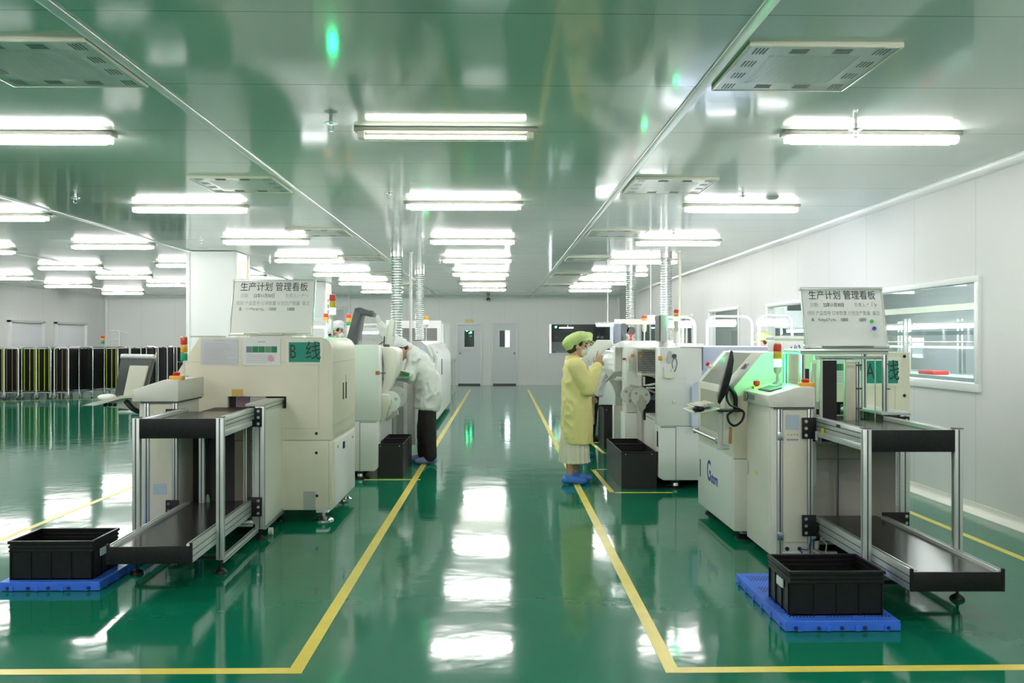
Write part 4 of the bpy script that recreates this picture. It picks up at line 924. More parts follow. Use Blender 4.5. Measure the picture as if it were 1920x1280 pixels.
def crate(x0, y0, z0, label, side=1):
    wd, dp, h = 0.512, 0.375, 0.234; t = thing('stacking_crate', label, 'crate', (x0+wd/2, y0, z0)); w2 = wd/2; th = 0.006; b = 0.009
    q = MB()
    def wall(x0, x1, y0, y1, z0, z1): q.box(x0, x1, y0, y1, z0, z1)
    wall(-w2+b, w2-b, b, b+th, 0.0, h-0.01); wall(-w2+b, w2-b, dp-b-th, dp-b, 0.0, h-0.01); wall(-w2+b, -w2+b+th, b+th, dp-b-th, 0, h-0.01); wall(w2-b-th, w2-b, b+th, dp-b-th, 0, h-0.01); wall(-w2+b, w2-b, b, dp-b, 0.0, 0.008)
    cb = q; q = MB()
    for z, o in ((h-0.012, 0.0), (h-0.036, 0.003), (h-0.060, 0.005)):
        q.box(-w2+o, w2-o, o, 0.016, z-0.006, z+0.006 if o else h, 0.001); q.box(-w2+o, w2-o, dp-0.016, dp-o, z-0.006, z+0.006 if o else h, 0.001)
        q.box(-w2+o, -w2+0.016, 0.016, dp-0.016, z-0.006, z+0.006 if o else h, 0.001); q.box(w2-0.016, w2-o, 0.016, dp-0.016, z-0.006, z+0.006 if o else h, 0.001)
    q.build('crate_rim', M['blackp'], t)
    q = cb
    for k in range(5): x = -w2+0.016+(wd-0.032)*k/4; q.box(x-0.004, x+0.004, 0.002, b+0.002, 0.0, h-0.066); q.box(x-0.004, x+0.004, dp-b-0.002, dp-0.002, 0.0, h-0.066)
    for k in range(4): y = 0.03+(dp-0.06)*k/3; q.box(-w2+0.002, -w2+b+0.002, y-0.004, y+0.004, 0, h-0.066); q.box(w2-b-0.002, w2-0.002, y-0.004, y+0.004, 0, h-0.066)
    q.build('crate_body', M['blackp'], t)
    a, c = sorted((side*w2, side*(w2-0.004)))
    box('white_label', a-0.002*(side < 0), c+0.002*(side > 0), 0.10, 0.20, h-0.115, h-0.07, M['paper'], t)
    return t
pallet(-2.975, 5.225, 0.60, 0.95, 'blue plastic pallet under the crate beside the pale printing line')
pallet(1.490, 4.425, 0.60, 0.92, 'blue plastic pallet under the crate on the window side of the aisle')
crate(-2.948, 5.268, 0.0555, 'black plastic crate on the blue pallet beside the pale printing line', 1)
crate(1.537, 4.505, 0.0555, 'black plastic crate on the blue pallet on the window side of the aisle', -1)
def bin_(x0, x1, y0, y1, h, label):
    t = thing('board_bin', label, 'bin', (x0, y0, 0), 0, 'black board bins'); w, d = x1-x0, y1-y0; th = 0.006
    q = MB(); q.box(0, w, 0, th, 0.004, h); q.box(0, w, d-th, d, 0.004, h); q.box(0, th, th, d-th, 0.004, h); q.box(w-th, w, th, d-th, 0.004, h); q.box(0, w, 0, d, 0.0, 0.006); q.build('bin_body', M['binblk'], t)
    q = MB(); q.box(-0.003, w+0.003, -0.003, 0.008, h-0.014, h+0.003); q.box(-0.003, w+0.003, d-0.008, d+0.003, h-0.014, h+0.003); q.box(-0.003, 0.008, 0.008, d-0.008, h-0.014, h+0.003); q.box(w-0.008, w+0.003, 0.008, d-0.008, h-0.014, h+0.003); q.build('bin_rim', M['blackp'], t)
    box('hand_slot', w*0.36, w*0.64, -0.0015, 0.004, h-0.10, h-0.08, M['dark'], t)
    for x in (w*0.12, w*0.86): MB().cyl((x, -0.006, h-0.02), (x, 0, h-0.02), 0.006, 8).build('rivet', M['steel'], t)
    return t
bin_(-1.30, -1.02, 9.50, 10.03, 0.365, 'black board bin nearest the short yellow line by the bent worker')
bin_(-1.30, -1.02, 10.06, 10.50, 0.365, 'black board bin close by the feet of the bent worker')
bin_(1.27, 1.627, 8.73, 9.40, 0.371, 'black board bin nearest the corner of the yellow line')
bin_(1.275, 1.627, 9.43, 9.93, 0.371, 'black board bin touching the back of the nearest window side bin')
bin_(1.505, 1.80, 12.03, 12.70, 0.555, 'tall black board bin under the worker bending over the mounting machine')

# ------------------------------------------------------------------ component mounting machines
def rounded(poly_pts): return poly_pts
def mounter_cover(t, x0, x1, y0, y1, zs, zt, m, side, nm='end_cover'):
    """end cover: upper block, lower block with a cut lower corner"""
    u = MB().box(x0 if side < 0 else x0, x1, y0, y1, zs+0.004, zt, 0.012).build(nm, m, t)
    a = 0.03; 
    if side < 0: low = [(x0-0.012+a*1.6, 0.09), (x1+0.12, 0.09), (x1+0.12, zs), (x0-0.012, zs), (x0-0.012, 0.09+a)]
    else: low = [(x0-0.12, 0.085), (x1-0.018-a, 0.085), (x1-0.018, 0.085+a), (x1-0.018, zs), (x0-0.12, zs)]
    l = MB().prism(low, 'y', y0+0.004, y1+0.02, 0, 0.004).build('lower_cover', m, t)
    return u, l
def mfoot(t, x, y):
    q = MB(); q.lathe([(0.10, 0), (0.10, 0.012), (0.05, 0.022)], (x, y, 0), 20); f = q.build('machine_foot', M['blackp'], t)
    MB().lathe([(0.035, 0.02), (0.03, 0.05), (0.055, 0.07), (0.06, 0.09)], (x, y, 0), 16).build('foot_stem', M['steel'], f)

# left line, first mounter
t = thing('component_mounter', 'grey white mounting machine behind the printer marked B, its dark hood raised', 'mounting machine', (0, 0, 0)); ML = t
u, l = mounter_cover(t, -2.7, -1.270, 9.40, 9.66, 0.625, 1.455, M['white_mc'], 1)
box('seam_strip', -1.48, -1.475, 9.401, 9.406, 0.09, 0.62, M['slot'], l); box('seam_strip', -1.475, -1.30, 9.400, 9.406, 0.612, 0.617, M['slot'], l)
box('red_latch', -1.305, -1.262, 9.385, 9.40, 1.13, 1.17, mat('rust_latch', (0.50, 0.14, 0.05), 0.4), u); box('latch_bar', -1.27, -1.21, 9.50, 9.52, 1.14, 1.15, M['slot'], u)
mfoot(t, -1.48, 9.47); mfoot(t, -1.46, 11.2)
box('machine_body', -2.7, -1.55, 9.70, 11.3, 0.09, 1.20, M['grey_mc'], t, 0.01)
box('inner_wall', -1.56, -1.30, 9.67, 9.74, 0.63, 1.44, M['greywarm'], t)
cvp = [(-1.285, 1.43), (-1.17, 1.425), (-1.115, 1.40), (-1.105, 1.35), (-1.11, 1.25), (-1.135, 1.12), (-1.18, 0.99), (-1.235, 0.90), (-1.30, 0.88), (-1.27, 1.05), (-1.262, 1.2)]
MB().prism([(x+0.0, z) for x, z in cvp], 'y', 9.76, 10.30, 0, 0.012).build('curved_cover', M['cream_lt'], t)
MB().prism([(-1.35, 0.62), (-1.25, 0.60), (-1.22, 0.66), (-1.18, 0.80), (-1.20, 0.90), (-1.33, 0.90)], 'y', 9.60, 9.80, 0, 0.008).build('reel_cover', M['mon_beige'], t)
def reel(x, y, z, r, m, label, th=0.025):
    o = thing('component_reel', label, 'reel', (x, y, z), 0, 'tape reels')
    MB().lathe([(r, 0), (r, th), (r*0.96, th+0.002), (r*0.3, th+0.002)], (0, 0, 0), 28, 'y').build('reel_disc', m, o)
    MB().lathe([(r*0.26, -0.006), (r*0.26, 0.002)], (0, 0, 0), 18, 'y').build('reel_hub', M['mon_beige'], o)
    for k in range(3):
        a = 2*PI*k/3+0.4; MB().lathe([(r*0.16, -0.002), (r*0.16, 0.002)], (r*0.62*math.cos(a), 0, r*0.62*math.sin(a)), 12, 'y').build('reel_hole', M['greywarm'], o)
    return o
reel(-1.195, 9.75, 0.815, 0.118, M['white_mc'], 'white tape reel beside the bent worker nearest the printer'); reel(-1.145, 9.95, 0.85, 0.125, M['grey_mc'], 'grey tape reel behind the white one beside the bent worker')
MB().prism([(-1.245, 0.62), (-1.12, 0.72), (-1.11, 0.66), (-1.24, 0.585)], 'y', 9.80, 9.9).build('feeder_chute', M['greywarm'], t)
box('lower_panel', -1.55, -1.31, 9.68, 10.9, 0.33, 0.66, M['white_mc'], t)
box('board_tray', -1.20, -1.0, 10.02, 10.3, 1.06, 1.075, M['pcb2'], t)
# raised dark hood
k_ = 0.00623
hp = [(655, 633), (669.5, 579), (679, 577), (703, 586), (699.5, 595), (681, 590.5), (679, 598), (674, 639), (671, 650), (658, 650)]
MB().prism([((px-930)*k_, 1.5-(py-638.5)*k_) for px, py in hp], 'y', 9.95, 10.30, 0, 0.008).build('raised_hood', M['mon_grey'], t)
box('hood_slot', -1.53, -1.44, 10.0, 10.25, 1.835, 1.848, M['dark'], t).rotation_euler = (0, 0, 0)
bpy.data.objects['hood_slot'].parent = bpy.data.objects['raised_hood']
box('top_cover', -2.6, -1.32, 9.68, 11.25, 1.20, 1.415, M['white_mc'], t, 0.02)
# pale monitor in front of the worker's face
t = thing('mounter_monitor', 'upright pale monitor covering the head of the bent worker', 'monitor', (-1.19, 9.92, 1.45))
MB().prism([(-0.065, 0.01), (-0.025, 0.295), (0.045, 0.285), (0.015, -0.005)], 'y', -0.02, 0.05, 0, 0.008).build('monitor_shell', M['mon_lt'], t)
MB().prism([(0.005, 0.10), (0.028, 0.27), (0.047, 0.268), (0.026, 0.10)], 'y', -0.024, -0.018).build('grey_panel', M['ink_pale'], t)
MB().prism([(-0.085, 0.015), (-0.055, 0.21), (-0.03, 0.25), (-0.06, 0.0)], 'y', 0.0, 0.05).build('monitor_edge', M['mon_beige'], t)
MB().cyl((-0.08, 0.02, 0.05), (-0.21, 0.02, -0.03), 0.006).cyl((-0.09, 0.02, 0.10), (-0.095, 0.02, -0.01), 0.008).build('bracket', M['mon_grey'], t)
MB().box(-0.10, -0.03, -0.01, 0.03, -0.06, 0.01, 0.004).build('monitor_foot', M['mon_grey'], t)
# left line, second mounter and reflow oven
t = thing('component_mounter', 'mounting machine partly hidden behind the bent worker', 'mounting machine', (0, 0, 0))
box('machine_body', -2.7, -1.30, 11.45, 13.2, 0.09, 1.42, M['grey_mc'], t, 0.015); box('front_cabinet', -1.32, -1.05, 11.5, 11.9, 0.40, 0.98, M['greywarm'], t, 0.006)  # front parts in warm grey, the shadow on them put into the colour
for x in (-1.36, -1.22, -1.07): box('white_strip', x, x+0.045, 11.44, 11.46, 0.12, 0.95, M['white_mc'], t)
box('lower_panel', -1.40, -1.03, 11.46, 11.5, 0.12, 0.85, M['greywarm'], t); box('hazard_strip', -1.018, -1.008, 11.47, 11.49, 0.2, 0.75, M['yel'], t)
box('control_box', -1.08, -0.97, 11.42, 11.5, 0.72, 0.98, M['grey_mc'], t, 0.004)
mfoot(t, -1.5, 11.6); mfoot(t, -1.5, 13.0)
t = thing('reflow_oven', 'tall white oven with louvred top behind the bent worker', 'oven', (0, 0, 0))
sp = [(-2.6, 0.08), (-1.08, 0.08), (-1.08, 1.0), (-1.11, 1.24), (-1.20, 1.42), (-1.30, 1.50), (-2.6, 1.50)]
MB().prism(sp, 'y', 14.9, 20.0, 0, 0.01).build('oven_tunnel', M['grey_mc'], t)
q = MB(); q.prism([(-1.17, 1.44), (-1.045, 1.20), (-1.045, 0.1), (-1.09, 0.1), (-1.09, 1.18), (-1.22, 1.43)], 'y', 15.4, 19.9); q.build('front_door', M['white_mc'], t)
MB().sphere((-1.10, 15.9, 1.28), 0.026, 10).build('red_button', M['red'], t)
box('door_grip', -1.046, -1.035, 16.6, 16.7, 0.85, 1.15, M['slot'], t)
tc = MB().box(-2.55, -1.26, 20.0, 23.9, 0.05, 1.97, 0.02).build('tower_cabinet', M['white_mc'], t)
q = MB()
for k in range(11): q.box(-2.48, -1.36, 19.985, 20.0, 1.50+0.03*k*0.9, 1.515+0.03*k*0.9)
q.build('louvre_slat', M['slot'], tc)
q = MB(); q.box(-1.262, -1.225, 20.1, 20.2, 0.3, 1.9); q.box(-1.262, -1.225, 21.6, 21.7, 0.3, 1.9); q.box(-1.262, -1.225, 23.6, 23.7, 0.3, 1.9); q.build('door_strip', M['white_trim'], tc)
box('teal_sticker', -1.262, -1.245, 20.6, 21.2, 0.95, 1.30, mat('teal_print', (0.03, 0.55, 0.38), 0.5), tc)
box('control_panel', -1.36, -1.24, 14.88, 14.9, 1.2, 1.4, M['lav'], t)
for y in (15.2, 17.5, 19.7): mfoot(t, -1.3, y)
t = thing('oven_end_rail', 'aluminium unloading rail on legs at the far end of the tall oven', 'rail', (0, 0, 0))
for x in (-1.38, -1.22): MB().cyl((x, 24.3, 0), (x, 24.3, 0.95), 0.025).build('leg', M['alu'], t); MB().cyl((x, 25.6, 0), (x, 25.6, 0.95), 0.025).build('leg', M['alu'], t)
box('rail_bed', -1.45, -1.18, 24.0, 25.8, 0.95, 1.0, M['alu'], t)

# right line, first mounter
t = thing('component_mounter', 'white mounting machine behind the blue lettered printer', 'mounting machine', (0, 0, 0)); MR = t
u, l = mounter_cover(t, 1.655, 2.085, 8.70, 8.96, 0.632, 1.432, M['white_mc'], -1)
q = MB(); q.prism([(2.086, 1.20), (2.096, 1.20), (2.096, 1.432), (2.086, 1.432)], 'y', 8.70, 8.97); q.build('edge_strip', mat('slate_edge', (0.22, 0.26, 0.34), 0.4), u)
box('top_strip', 1.86, 2.10, 8.69, 8.97, 1.432, 1.440, M['grey_mc'], u)
box('seam_strip', 1.815, 1.82, 8.701, 8.706, 0.09, 0.63, M['slot'], l); box('seam_strip', 1.66, 1.818, 8.700, 8.706, 0.622, 0.628, M['slot'], l)
MB().box(1.90, 1.965, 8.696, 8.70, 0.565, 0.59).build('pale_label', M['paper'], l); MB().box(1.85, 1.93, 8.697, 8.70, 1.10, 1.135).box(1.84, 1.90, 8.697, 8.70, 1.055, 1.08).build('pale_label', M['paper'], u)
box('yellow_label', 1.643, 1.648, 8.73, 8.80, 0.42, 0.58, M['note'], l); box('yellow_label', 1.643, 1.648, 8.73, 8.76, 0.28, 0.38, M['yel'], l)
MB().cyl((1.80, 8.70, 1.345), (1.80, 8.68, 1.345), 0.022).build('key_switch', M['mon_grey'], u); MB().tube(curve_path([(1.80, 8.685, 1.33), (1.775, 8.68, 1.27), (1.80, 8.68, 1.19), (1.825, 8.68, 1.27), (1.81, 8.685, 1.33)]), 0.004, 6).build('key_cord', M['mon_grey'], u)
MB().box(1.785, 1.815, 8.672, 8.70, 0.865, 0.90, 0.006).build('white_socket', M['white_mc'], u)
box('orange_button', 1.635, 1.675, 8.672, 8.70, 1.30, 1.345, M['amberbtn'], u, 0.006)
MB().prism([(1.69, 1.235), (1.695, 1.13), (1.74, 1.12), (1.785, 1.13), (1.79, 1.22), (1.77, 1.215), (1.755, 1.18), (1.735, 1.18), (1.715, 1.21)], 'y', 8.66, 8.70).build('cream_holder', M['paper_cream'], u)
mfoot(t, 1.83, 8.80); mfoot(t, 1.75, 10.2)
for x in (1.95,): pass
box('machine_body', 1.82, 3.15, 8.98, 11.2, 0.09, 1.10, M['grey_mc'], t, 0.01)
box('lavender_cover', 2.10, 3.18, 8.90, 11.25, 0.72, 1.435, M['lav'], t, 0.006)
bvl = MB().prism([(1.965, 0.64), (2.14, 0.64), (2.14, 1.18), (2.06, 1.10), (1.965, 1.03)], 'y', 8.62, 8.695).build('bevel_panel', M['lav'], t)
lv = box('louvre_panel', 1.575, 1.80, 9.60, 9.63, 1.15, 1.395, M['grey_mc'], t)
q = MB()
for k in range(11):
    z = 1.17+0.02*k; pts = [(1.58+0.215*j/12, 9.592, z+0.004*math.sin(j*1.3+k)) for j in range(13)]; q.tube(pts, 0.0035, 5)
q.build('louvre_slat', M['mon_grey'], lv)
box('orange_button', 1.60, 1.63, 9.57, 9.60, 1.31, 1.345, M['amberbtn'], lv, 0.005)
MB().box(1.57, 1.82, 9.30, 9.60, 1.125, 1.14).prism([(1.60, 1.125), (1.80, 1.125), (1.80, 1.06), (1.72, 1.10)], 'y', 9.45, 9.5).build('work_tray', M['mon_lt'], t)
MB().box(1.64, 1.90, 9.55, 9.62, 0.62, 1.11).build('dark_bay', M['dark'], t)
MB().tube([(1.60, 9.30, 1.11), (1.60, 9.30, 1.02), (1.66, 9.28, 1.025), (1.74, 9.28, 1.04), (1.82, 9.28, 1.01)], 0.012, 8).box(1.63, 1.84, 9.26, 9.36, 0.985, 0.998).build('guard_bar', M['white_mc'], t)
for k in range(3): MB().tube([(1.70, 9.5, 0.86), (1.74, 9.47, 0.90-0.02*k), (1.79, 9.48, 0.87), (1.86, 9.5, 0.84)], 0.014, 8).build('cable', mat('slate_cable_%d' % k, (0.12, 0.14, 0.17), 0.3), t)
c2, c2l = mounter_cover(t, 1.505, 1.95, 9.98, 10.30, 0.66, 1.432, M['white_mc'], -1, 'rear_cover')
box('column_shade', 1.63, 1.69, 9.66, 9.98, 0.2, 1.40, M['greywarm'], t)
box('red_latch', 1.463, 1.503, 9.97, 9.985, 1.275, 1.30, mat('dark_red_latch', (0.35, 0.03, 0.03), 0.4), c2); box('orange_button', 1.56, 1.60, 9.955, 9.98, 1.31, 1.345, M['amberbtn'], c2, 0.006)
MB().prism([(1.525, 1.30), (1.525, 1.16), (1.57, 1.15), (1.575, 1.29), (1.56, 1.19)], 'y', 9.93, 9.98).build('cream_holder', M['paper_cream'], c2)
box('lower_panel', 1.66, 1.86, 9.0, 9.97, 0.20, 0.70, M['white_mc'], t)
q = MB()
for k in range(7): q.box(1.657, 1.661, 9.1+0.11*k, 9.16+0.11*k, 0.665, 0.672)
q.build('slot_pattern', M['slot'], t, smooth=False)
reel(1.585, 9.42, 0.885, 0.104, M['white_mc'], 'pale marked tape reel facing the viewer on the window side machine'); reel(1.50, 9.60, 0.895, 0.107, M['white_mc'], 'pale tape reel just behind the marked one on the window side machine')
MB().prism([(1.535, 0.83), (1.545, 0.77), (1.58, 0.71), (1.63, 0.77), (1.645, 0.84), (1.59, 0.885)], 'y', 9.385, 9.405).build('reel_guard', M['greywarm'], t)
MB().tube([(1.47, 9.45, 1.01), (1.56, 9.45, 0.995), (1.66, 9.45, 0.965), (1.75, 9.5, 0.93)], 0.012, 6).build('reel_bar', M['greywarm'], t)
MB().box(1.60, 2.1, 8.98, 9.97, 1.405, 1.432, 0.012).build('top_lid', M['cream_lt'], t)
q = MB(); q.prism([(1.47, 1.42), (2.1, 1.42), (2.1, 1.50), (1.62, 1.50)], 'y', 10.2, 11.25); q.build('rear_lid', M['white_mc'], t)
# second mounter with raised cover plate
t = thing('component_mounter', 'mounting machine with a raised grey cover plate behind the worker in yellow', 'mounting machine', (0, 0, 0))
c3, c3l = mounter_cover(t, 1.56, 2.0, 11.30, 11.45, 0.66, 1.42, M['white_mc'], -1)
box('machine_body', 2.12, 3.1, 11.95, 15.5, 0.09, 1.38, M['white_mc'], t, 0.015)
box('bay_panel', 1.60, 1.78, 11.0, 11.03, 1.10, 1.40, M['grey_mc'], t); box('bay_shelf', 1.50, 1.80, 10.7, 11.0, 1.0, 1.02, M['mon_lt'], t); MB().box(1.52, 1.78, 10.75, 10.9, 1.02, 1.045, 0.006).build('shelf_cloth', M['paper_cream'], t)
box('bay_dark', 1.62, 1.80, 11.1, 11.14, 0.7, 1.1, M['slot'], t)
k_ = 10.55/1620
pl = [(1086, 676), (1119, 637), (1146, 637), (1151, 648), (1135, 656), (1120, 670), (1107, 685)]
MB().prism([((px-930)*k_, 1.5-(py-638.5)*k_) for px, py in pl], 'y', 10.50, 10.525, 0, 0.004).build('raised_cover', M['mon_lt'], t)
for px, py in ((1091, 674.5), (1103, 677.5)): MB().cyl(((px-930)*k_, 10.495, 1.5-(py-638.5)*k_), ((px-930)*k_, 10.50, 1.5-(py-638.5)*k_), 0.006).build('screw', M['mon_grey'], bpy.data.objects['raised_cover'])
MB().prism([(1.43, 1.02), (1.54, 1.10), (1.63, 1.10), (1.66, 0.86), (1.55, 0.78), (1.50, 0.92)], 'y', 11.05, 11.10, 0, 0.004).build('feeder_plate', M['grey_mc'], t)
MB().tube([(1.40, 11.0, 0.98), (1.50, 11.0, 1.09), (1.66, 11.0, 1.12)], 0.016, 6).build('feeder_rail', M['greywarm'], t)
mfoot(t, 1.9, 11.5)
t = thing('mounter_monitor', 'violet grey monitor seen edge-on above the second window side machine', 'monitor', (1.575, 11.2, 1.42))
MB().box(-0.035, 0.045, -0.04, 0.14, 0.04, 0.30, 0.008).build('monitor_shell', M['violet'], t); MB().box(0.045, 0.06, -0.03, 0.12, 0.06, 0.28, 0.004).build('monitor_back', M['mon_grey'], t); MB().cyl((0.07, 0.05, 0.0), (0.07, 0.05, 0.14), 0.02).build('stand', M['mon_grey'], t)
t = thing('mounter_monitor', 'pale grey upright monitor seen edge-on in front of the silver duct', 'monitor', (1.80, 9.25, 1.43))
MB().box(-0.05, 0.015, -0.10, 0.16, 0.06, 0.345, 0.006).build('monitor_shell', M['ink_pale'], t); MB().box(-0.066, -0.05, -0.09, 0.15, 0.07, 0.335).build('screen', M['slot'], t)
MB().box(0.015, 0.045, -0.05, 0.10, 0.20, 0.30, 0.01).box(0.015, 0.045, -0.05, 0.10, 0.07, 0.17, 0.01).build('back_boss', M['mon_lt'], t)
MB().cyl((0.0, 0.02, 0.0), (0.0, 0.02, 0.06), 0.05).sphere((0.0, 0.0, 0.035), 0.05, 12).build('monitor_foot', M['mon_lt'], t)
MB().tube([(-0.01, -0.05, 0.03), (-0.04, -0.12, -0.03), (-0.045, -0.56, -0.05), (-0.06, -0.57, -0.15)], 0.018, 8).build('cable', M['ink_pale'], t)
# further machine frames on the right
t = thing('inspection_station', 'cream framed work station with dark screens at the far end of the window side line', 'work station', (0, 0, 0))
MB().box(2.2, 3.3, 15.9, 18.4, 0.05, 1.30, 0.02).build('station_body', M['white_mc'], t); q = MB(); q.box(2.2, 3.3, 16.0, 16.06, 1.80, 1.90); q.box(2.2, 2.26, 16.0, 16.06, 1.30, 1.80); q.box(3.24, 3.3, 16.0, 16.06, 1.30, 1.80); q.build('cream_frame', M['mon_beige'], t)
for x, z, r in ((2.36, 1.72, 0.10), (2.50, 1.68, 0.08)): MB().cyl((x, 15.95, z), (x, 16.0, z), r, 20).build('dark_dial', M['mon_grey'], t)
t = thing('inspection_station', 'low white station with red handled tongs in front of the second silver duct', 'work station', (0, 0, 0))
MB().box(1.95, 3.2, 13.2, 15.6, 1.385, 1.46, 0.02).build('station_lid', M['white_mc'], t)
for px in (1182, 1188): 
    x = (px-930)/1620*13.5; MB().cyl((x, 13.6, 1.46), (x+(0.05 if px < 1185 else -0.03), 13.62, 1.60), 0.012).build('red_handle', M['red'], t)

# signal towers along the lines
stack((-1.49, 7.90, 1.529), 'tall signal tower lit green on the printer marked B', 1.0, 'g', 0.165, True, 'rag', 0.060, 0.027, 0.045, bright=True)
stack((-2.41, 12.3, 1.42), 'small signal tower left of the tilted hood, partly behind the tall lit one', 1.0, None, 0.20, False, 'rag', 0.055, 0.030, 0.10)
stack((-2.14, 12.6, 1.42), 'small unlit signal tower in front of the tall pale door', 1.0, None, 0.14, False, 'rag', 0.055, 0.033, 0.16)
stack((-1.34, 16.6, 1.50), 'small signal tower lit green above the oven behind the bent worker', 1.0, 'g', 0.26, False, 'ag', 0.075, 0.045, 0.06)
stack((1.885, 10.95, 1.45), 'signal tower lit green on the thin rod nearer the raised cover plate', 1.0, 'g', 0.16, False, 'rag', 0.036, 0.031, 0.10)
stack((1.905, 9.10, 1.44), 'signal tower lit green beside the edge-on grey monitor', 1.0, 'g', 0.155, False, 'rag', 0.040, 0.025, 0.115)
stack((-11.1, 24.6, 0), 'far signal tower above the black trolleys', 1.0, None, 1.42, True, 'rag', 0.075, 0.045)

# ------------------------------------------------------------------ ducts and drop poles
def duct(x, y, z0, label, r=0.098):
    t = thing('exhaust_duct', label, 'duct', (x, y, 0), 0, 'silver exhaust ducts')
    n = int((ZC-0.04-z0)/0.042); prof = []
    for k in range(n*2+1): prof.append((r if k % 2 else r*0.80, z0+(ZC-0.04-z0)*k/(2*n)))
    MB().lathe(prof, (0, 0, 0), 28).build('duct_hose', M['foil'], t, angle=80)
    MB().lathe([(r*1.04, ZC-0.10), (r*1.04, ZC-0.001)], (0, 0, 0), 28).build('duct_collar', M['steel'], t)
    return t
duct(-1.645, 14.36, 1.44, 'silver corrugated duct nearest the raised dark hood')
duct(-1.597, 18.11, 1.502, 'silver corrugated duct further along the oven behind the bent worker')
duct(2.855, 14.45, 1.46, 'silver corrugated duct above the edge-on grey monitor')
duct(2.72, 17.38, 1.30, 'silver corrugated duct furthest down the window side line')
for x, y, z0, lab in ((-1.43, 14.53, 0.0, 'thin white drop pole between the two silver ducts over the oven'), (3.05, 14.27, 1.462, 'thin cream drop pole beside the silver duct on the window side')):
    t = thing('drop_pole', lab, 'pole', (x, y, 0)); MB().cyl((0, 0, z0), (0, 0, ZC-0.01), 0.024, 14).build('pole', M['mon_beige'] if x > 0 else M['white_trim'], t); MB().lathe([(0.04, ZC-0.02), (0.04, ZC-0.002)], (0, 0, 0)).build('pole_collar', M['white_trim'], t)

# ------------------------------------------------------------------ arched work lamps
def arch(x, y, wd, zt, label, z0=0.0, lampx=0.0, lit=True):
    t = thing('work_lamp', label, 'work lamp', (x, y, 0), 0, 'arched work lamps'); w2 = wd/2; r = 0.10
    path = [(-w2, 0, z0), (-w2, 0, zt-r)] + [(-w2+r-r*math.cos(a), 0, zt-r+r*math.sin(a)) for a in (PI/6, PI/3, PI/2)] + [(w2-r+r*math.sin(a), 0, zt-r+r*math.cos(a)) for a in (0, PI/6, PI/3, PI/2)] + [(w2, 0, z0)]
    MB().tube(path, 0.016, 10).build('tube_arch', M['white_trim'], t)
    h = MB().prism([(-0.05, 0.0), (-0.10, -0.06), (0.10, -0.06), (0.05, 0.0)], 'x', lampx-0.17, lampx+0.17).build('lamp_hood', M['white_mc'], t); h.location = (0, -0.05, zt-0.04)
    MB().box(lampx-0.16, lampx+0.16, -0.085, 0.085, -0.085, -0.061, 0.006).build('lamp_tube', M['worklamp'], h)
    return t
arch(2.17, 10.3, 0.42, 1.78, 'arched lamp on white tube behind the green signal tower by the grey monitor', 1.436, -0.02)
arch(2.88, 10.6, 0.56, 1.80, 'arched lamp on white tube in front of the window above the lavender cover', 1.436, -0.12)
arch(3.32, 10.2, 0.40, 1.80, 'arched lamp on white tube beside the whiteboard with magnets', 1.436, -0.05)
arch(-1.72, 11.9, 0.40, 1.72, 'arched lamp on white tube behind the raised dark hood', 1.42, -0.06)
arch(-2.50, 12.0, 0.30, 1.80, 'arched lamp on white tube beside the whiteboard of the printer marked B', 1.42, 0.0)
t = thing('hanging_work_lamp', 'bright lamp hanging in front of the back wall window', 'work lamp', (2.02, 15.6, 0))
MB().box(-0.2, 0.2, -0.08, 0.08, 1.76, 1.80, 0.01).build('lamp_tube', M['worklamp'], t); MB().box(-0.22, 0.22, -0.1, 0.1, 1.80, 1.83, 0.01).cyl((0, 0, 1.83), (0, 0, ZC-0.001), 0.01).build('lamp_hood', M['white_mc'], t)
t = thing('hanging_work_lamp', 'small bright lamp behind the green signal tower on the thin rod', 'work lamp', (2.55, 14.2, 0))
MB().box(-0.17, 0.17, -0.08, 0.08, 1.78, 1.82, 0.01).build('lamp_tube', M['worklamp'], t); MB().prism([(-0.18, 1.82), (0.18, 1.82), (0.05, 1.92), (-0.05, 1.92)], 'y', -0.09, 0.09).cyl((0, 0, 1.92), (0, 0, ZC-0.001), 0.008).build('lamp_hood', M['white_mc'], t)

# ------------------------------------------------------------------ trolleys far on the left
def trolley(edge, frame, w=0.36):
    t = thing('board_trolley', 'black board trolley', 'trolley', (0, 0, 0), 0, 'black board trolleys'); w2 = w/2; r = 0.07; zt = 1.325
    for y in (-0.36, 0.36):
        path = [(-w2, y, 0.10), (-w2, y, zt-r)] + [(-w2+r-r*math.cos(a), y, zt-r+r*math.sin(a)) for a in (PI/6, PI/3, PI/2)] + [(w2-r+r*math.sin(a), y, zt-r+r*math.cos(a)) for a in (0, PI/6, PI/3, PI/2)] + [(w2, y, 0.10)]
        MB().tube(path, 0.016, 8).build('end_frame', frame, t)
    MB().box(-w2, w2, -0.36, 0.36, 0.155, 0.185, 0.004).build('base_frame', M['steel'], t)
    MB().box(-w2+0.03, w2-0.03, -0.34, 0.34, 0.22, 1.28, 0.004).build('board_pack', M['rackdark'], t)
    for x in ((-w2+0.055), (0.015), (w2-0.05)): MB().box(x-0.009, x+0.009, -0.352, -0.339, 0.215, 1.29).build('edge_strip', edge, t)
    for x in (-w2+0.02, w2-0.02):
        for y in (-0.33, 0.33): MB().cyl((x-0.014, y, 0.05), (x+0.014, y, 0.05), 0.05, 14).box(x-0.016, x+0.016, y-0.02, y+0.02, 0.06, 0.155).build('castor', M['steel'], t)
    return t
kinds = [trolley(M['yellow_edge'], M['chrome']), trolley(M['brown_edge'], M['white_trim']), trolley(M['rackdark'], M['chrome'])]
tag_k = ['with yellow green edges', 'with brown edges, white frame', 'with plain dark edges']
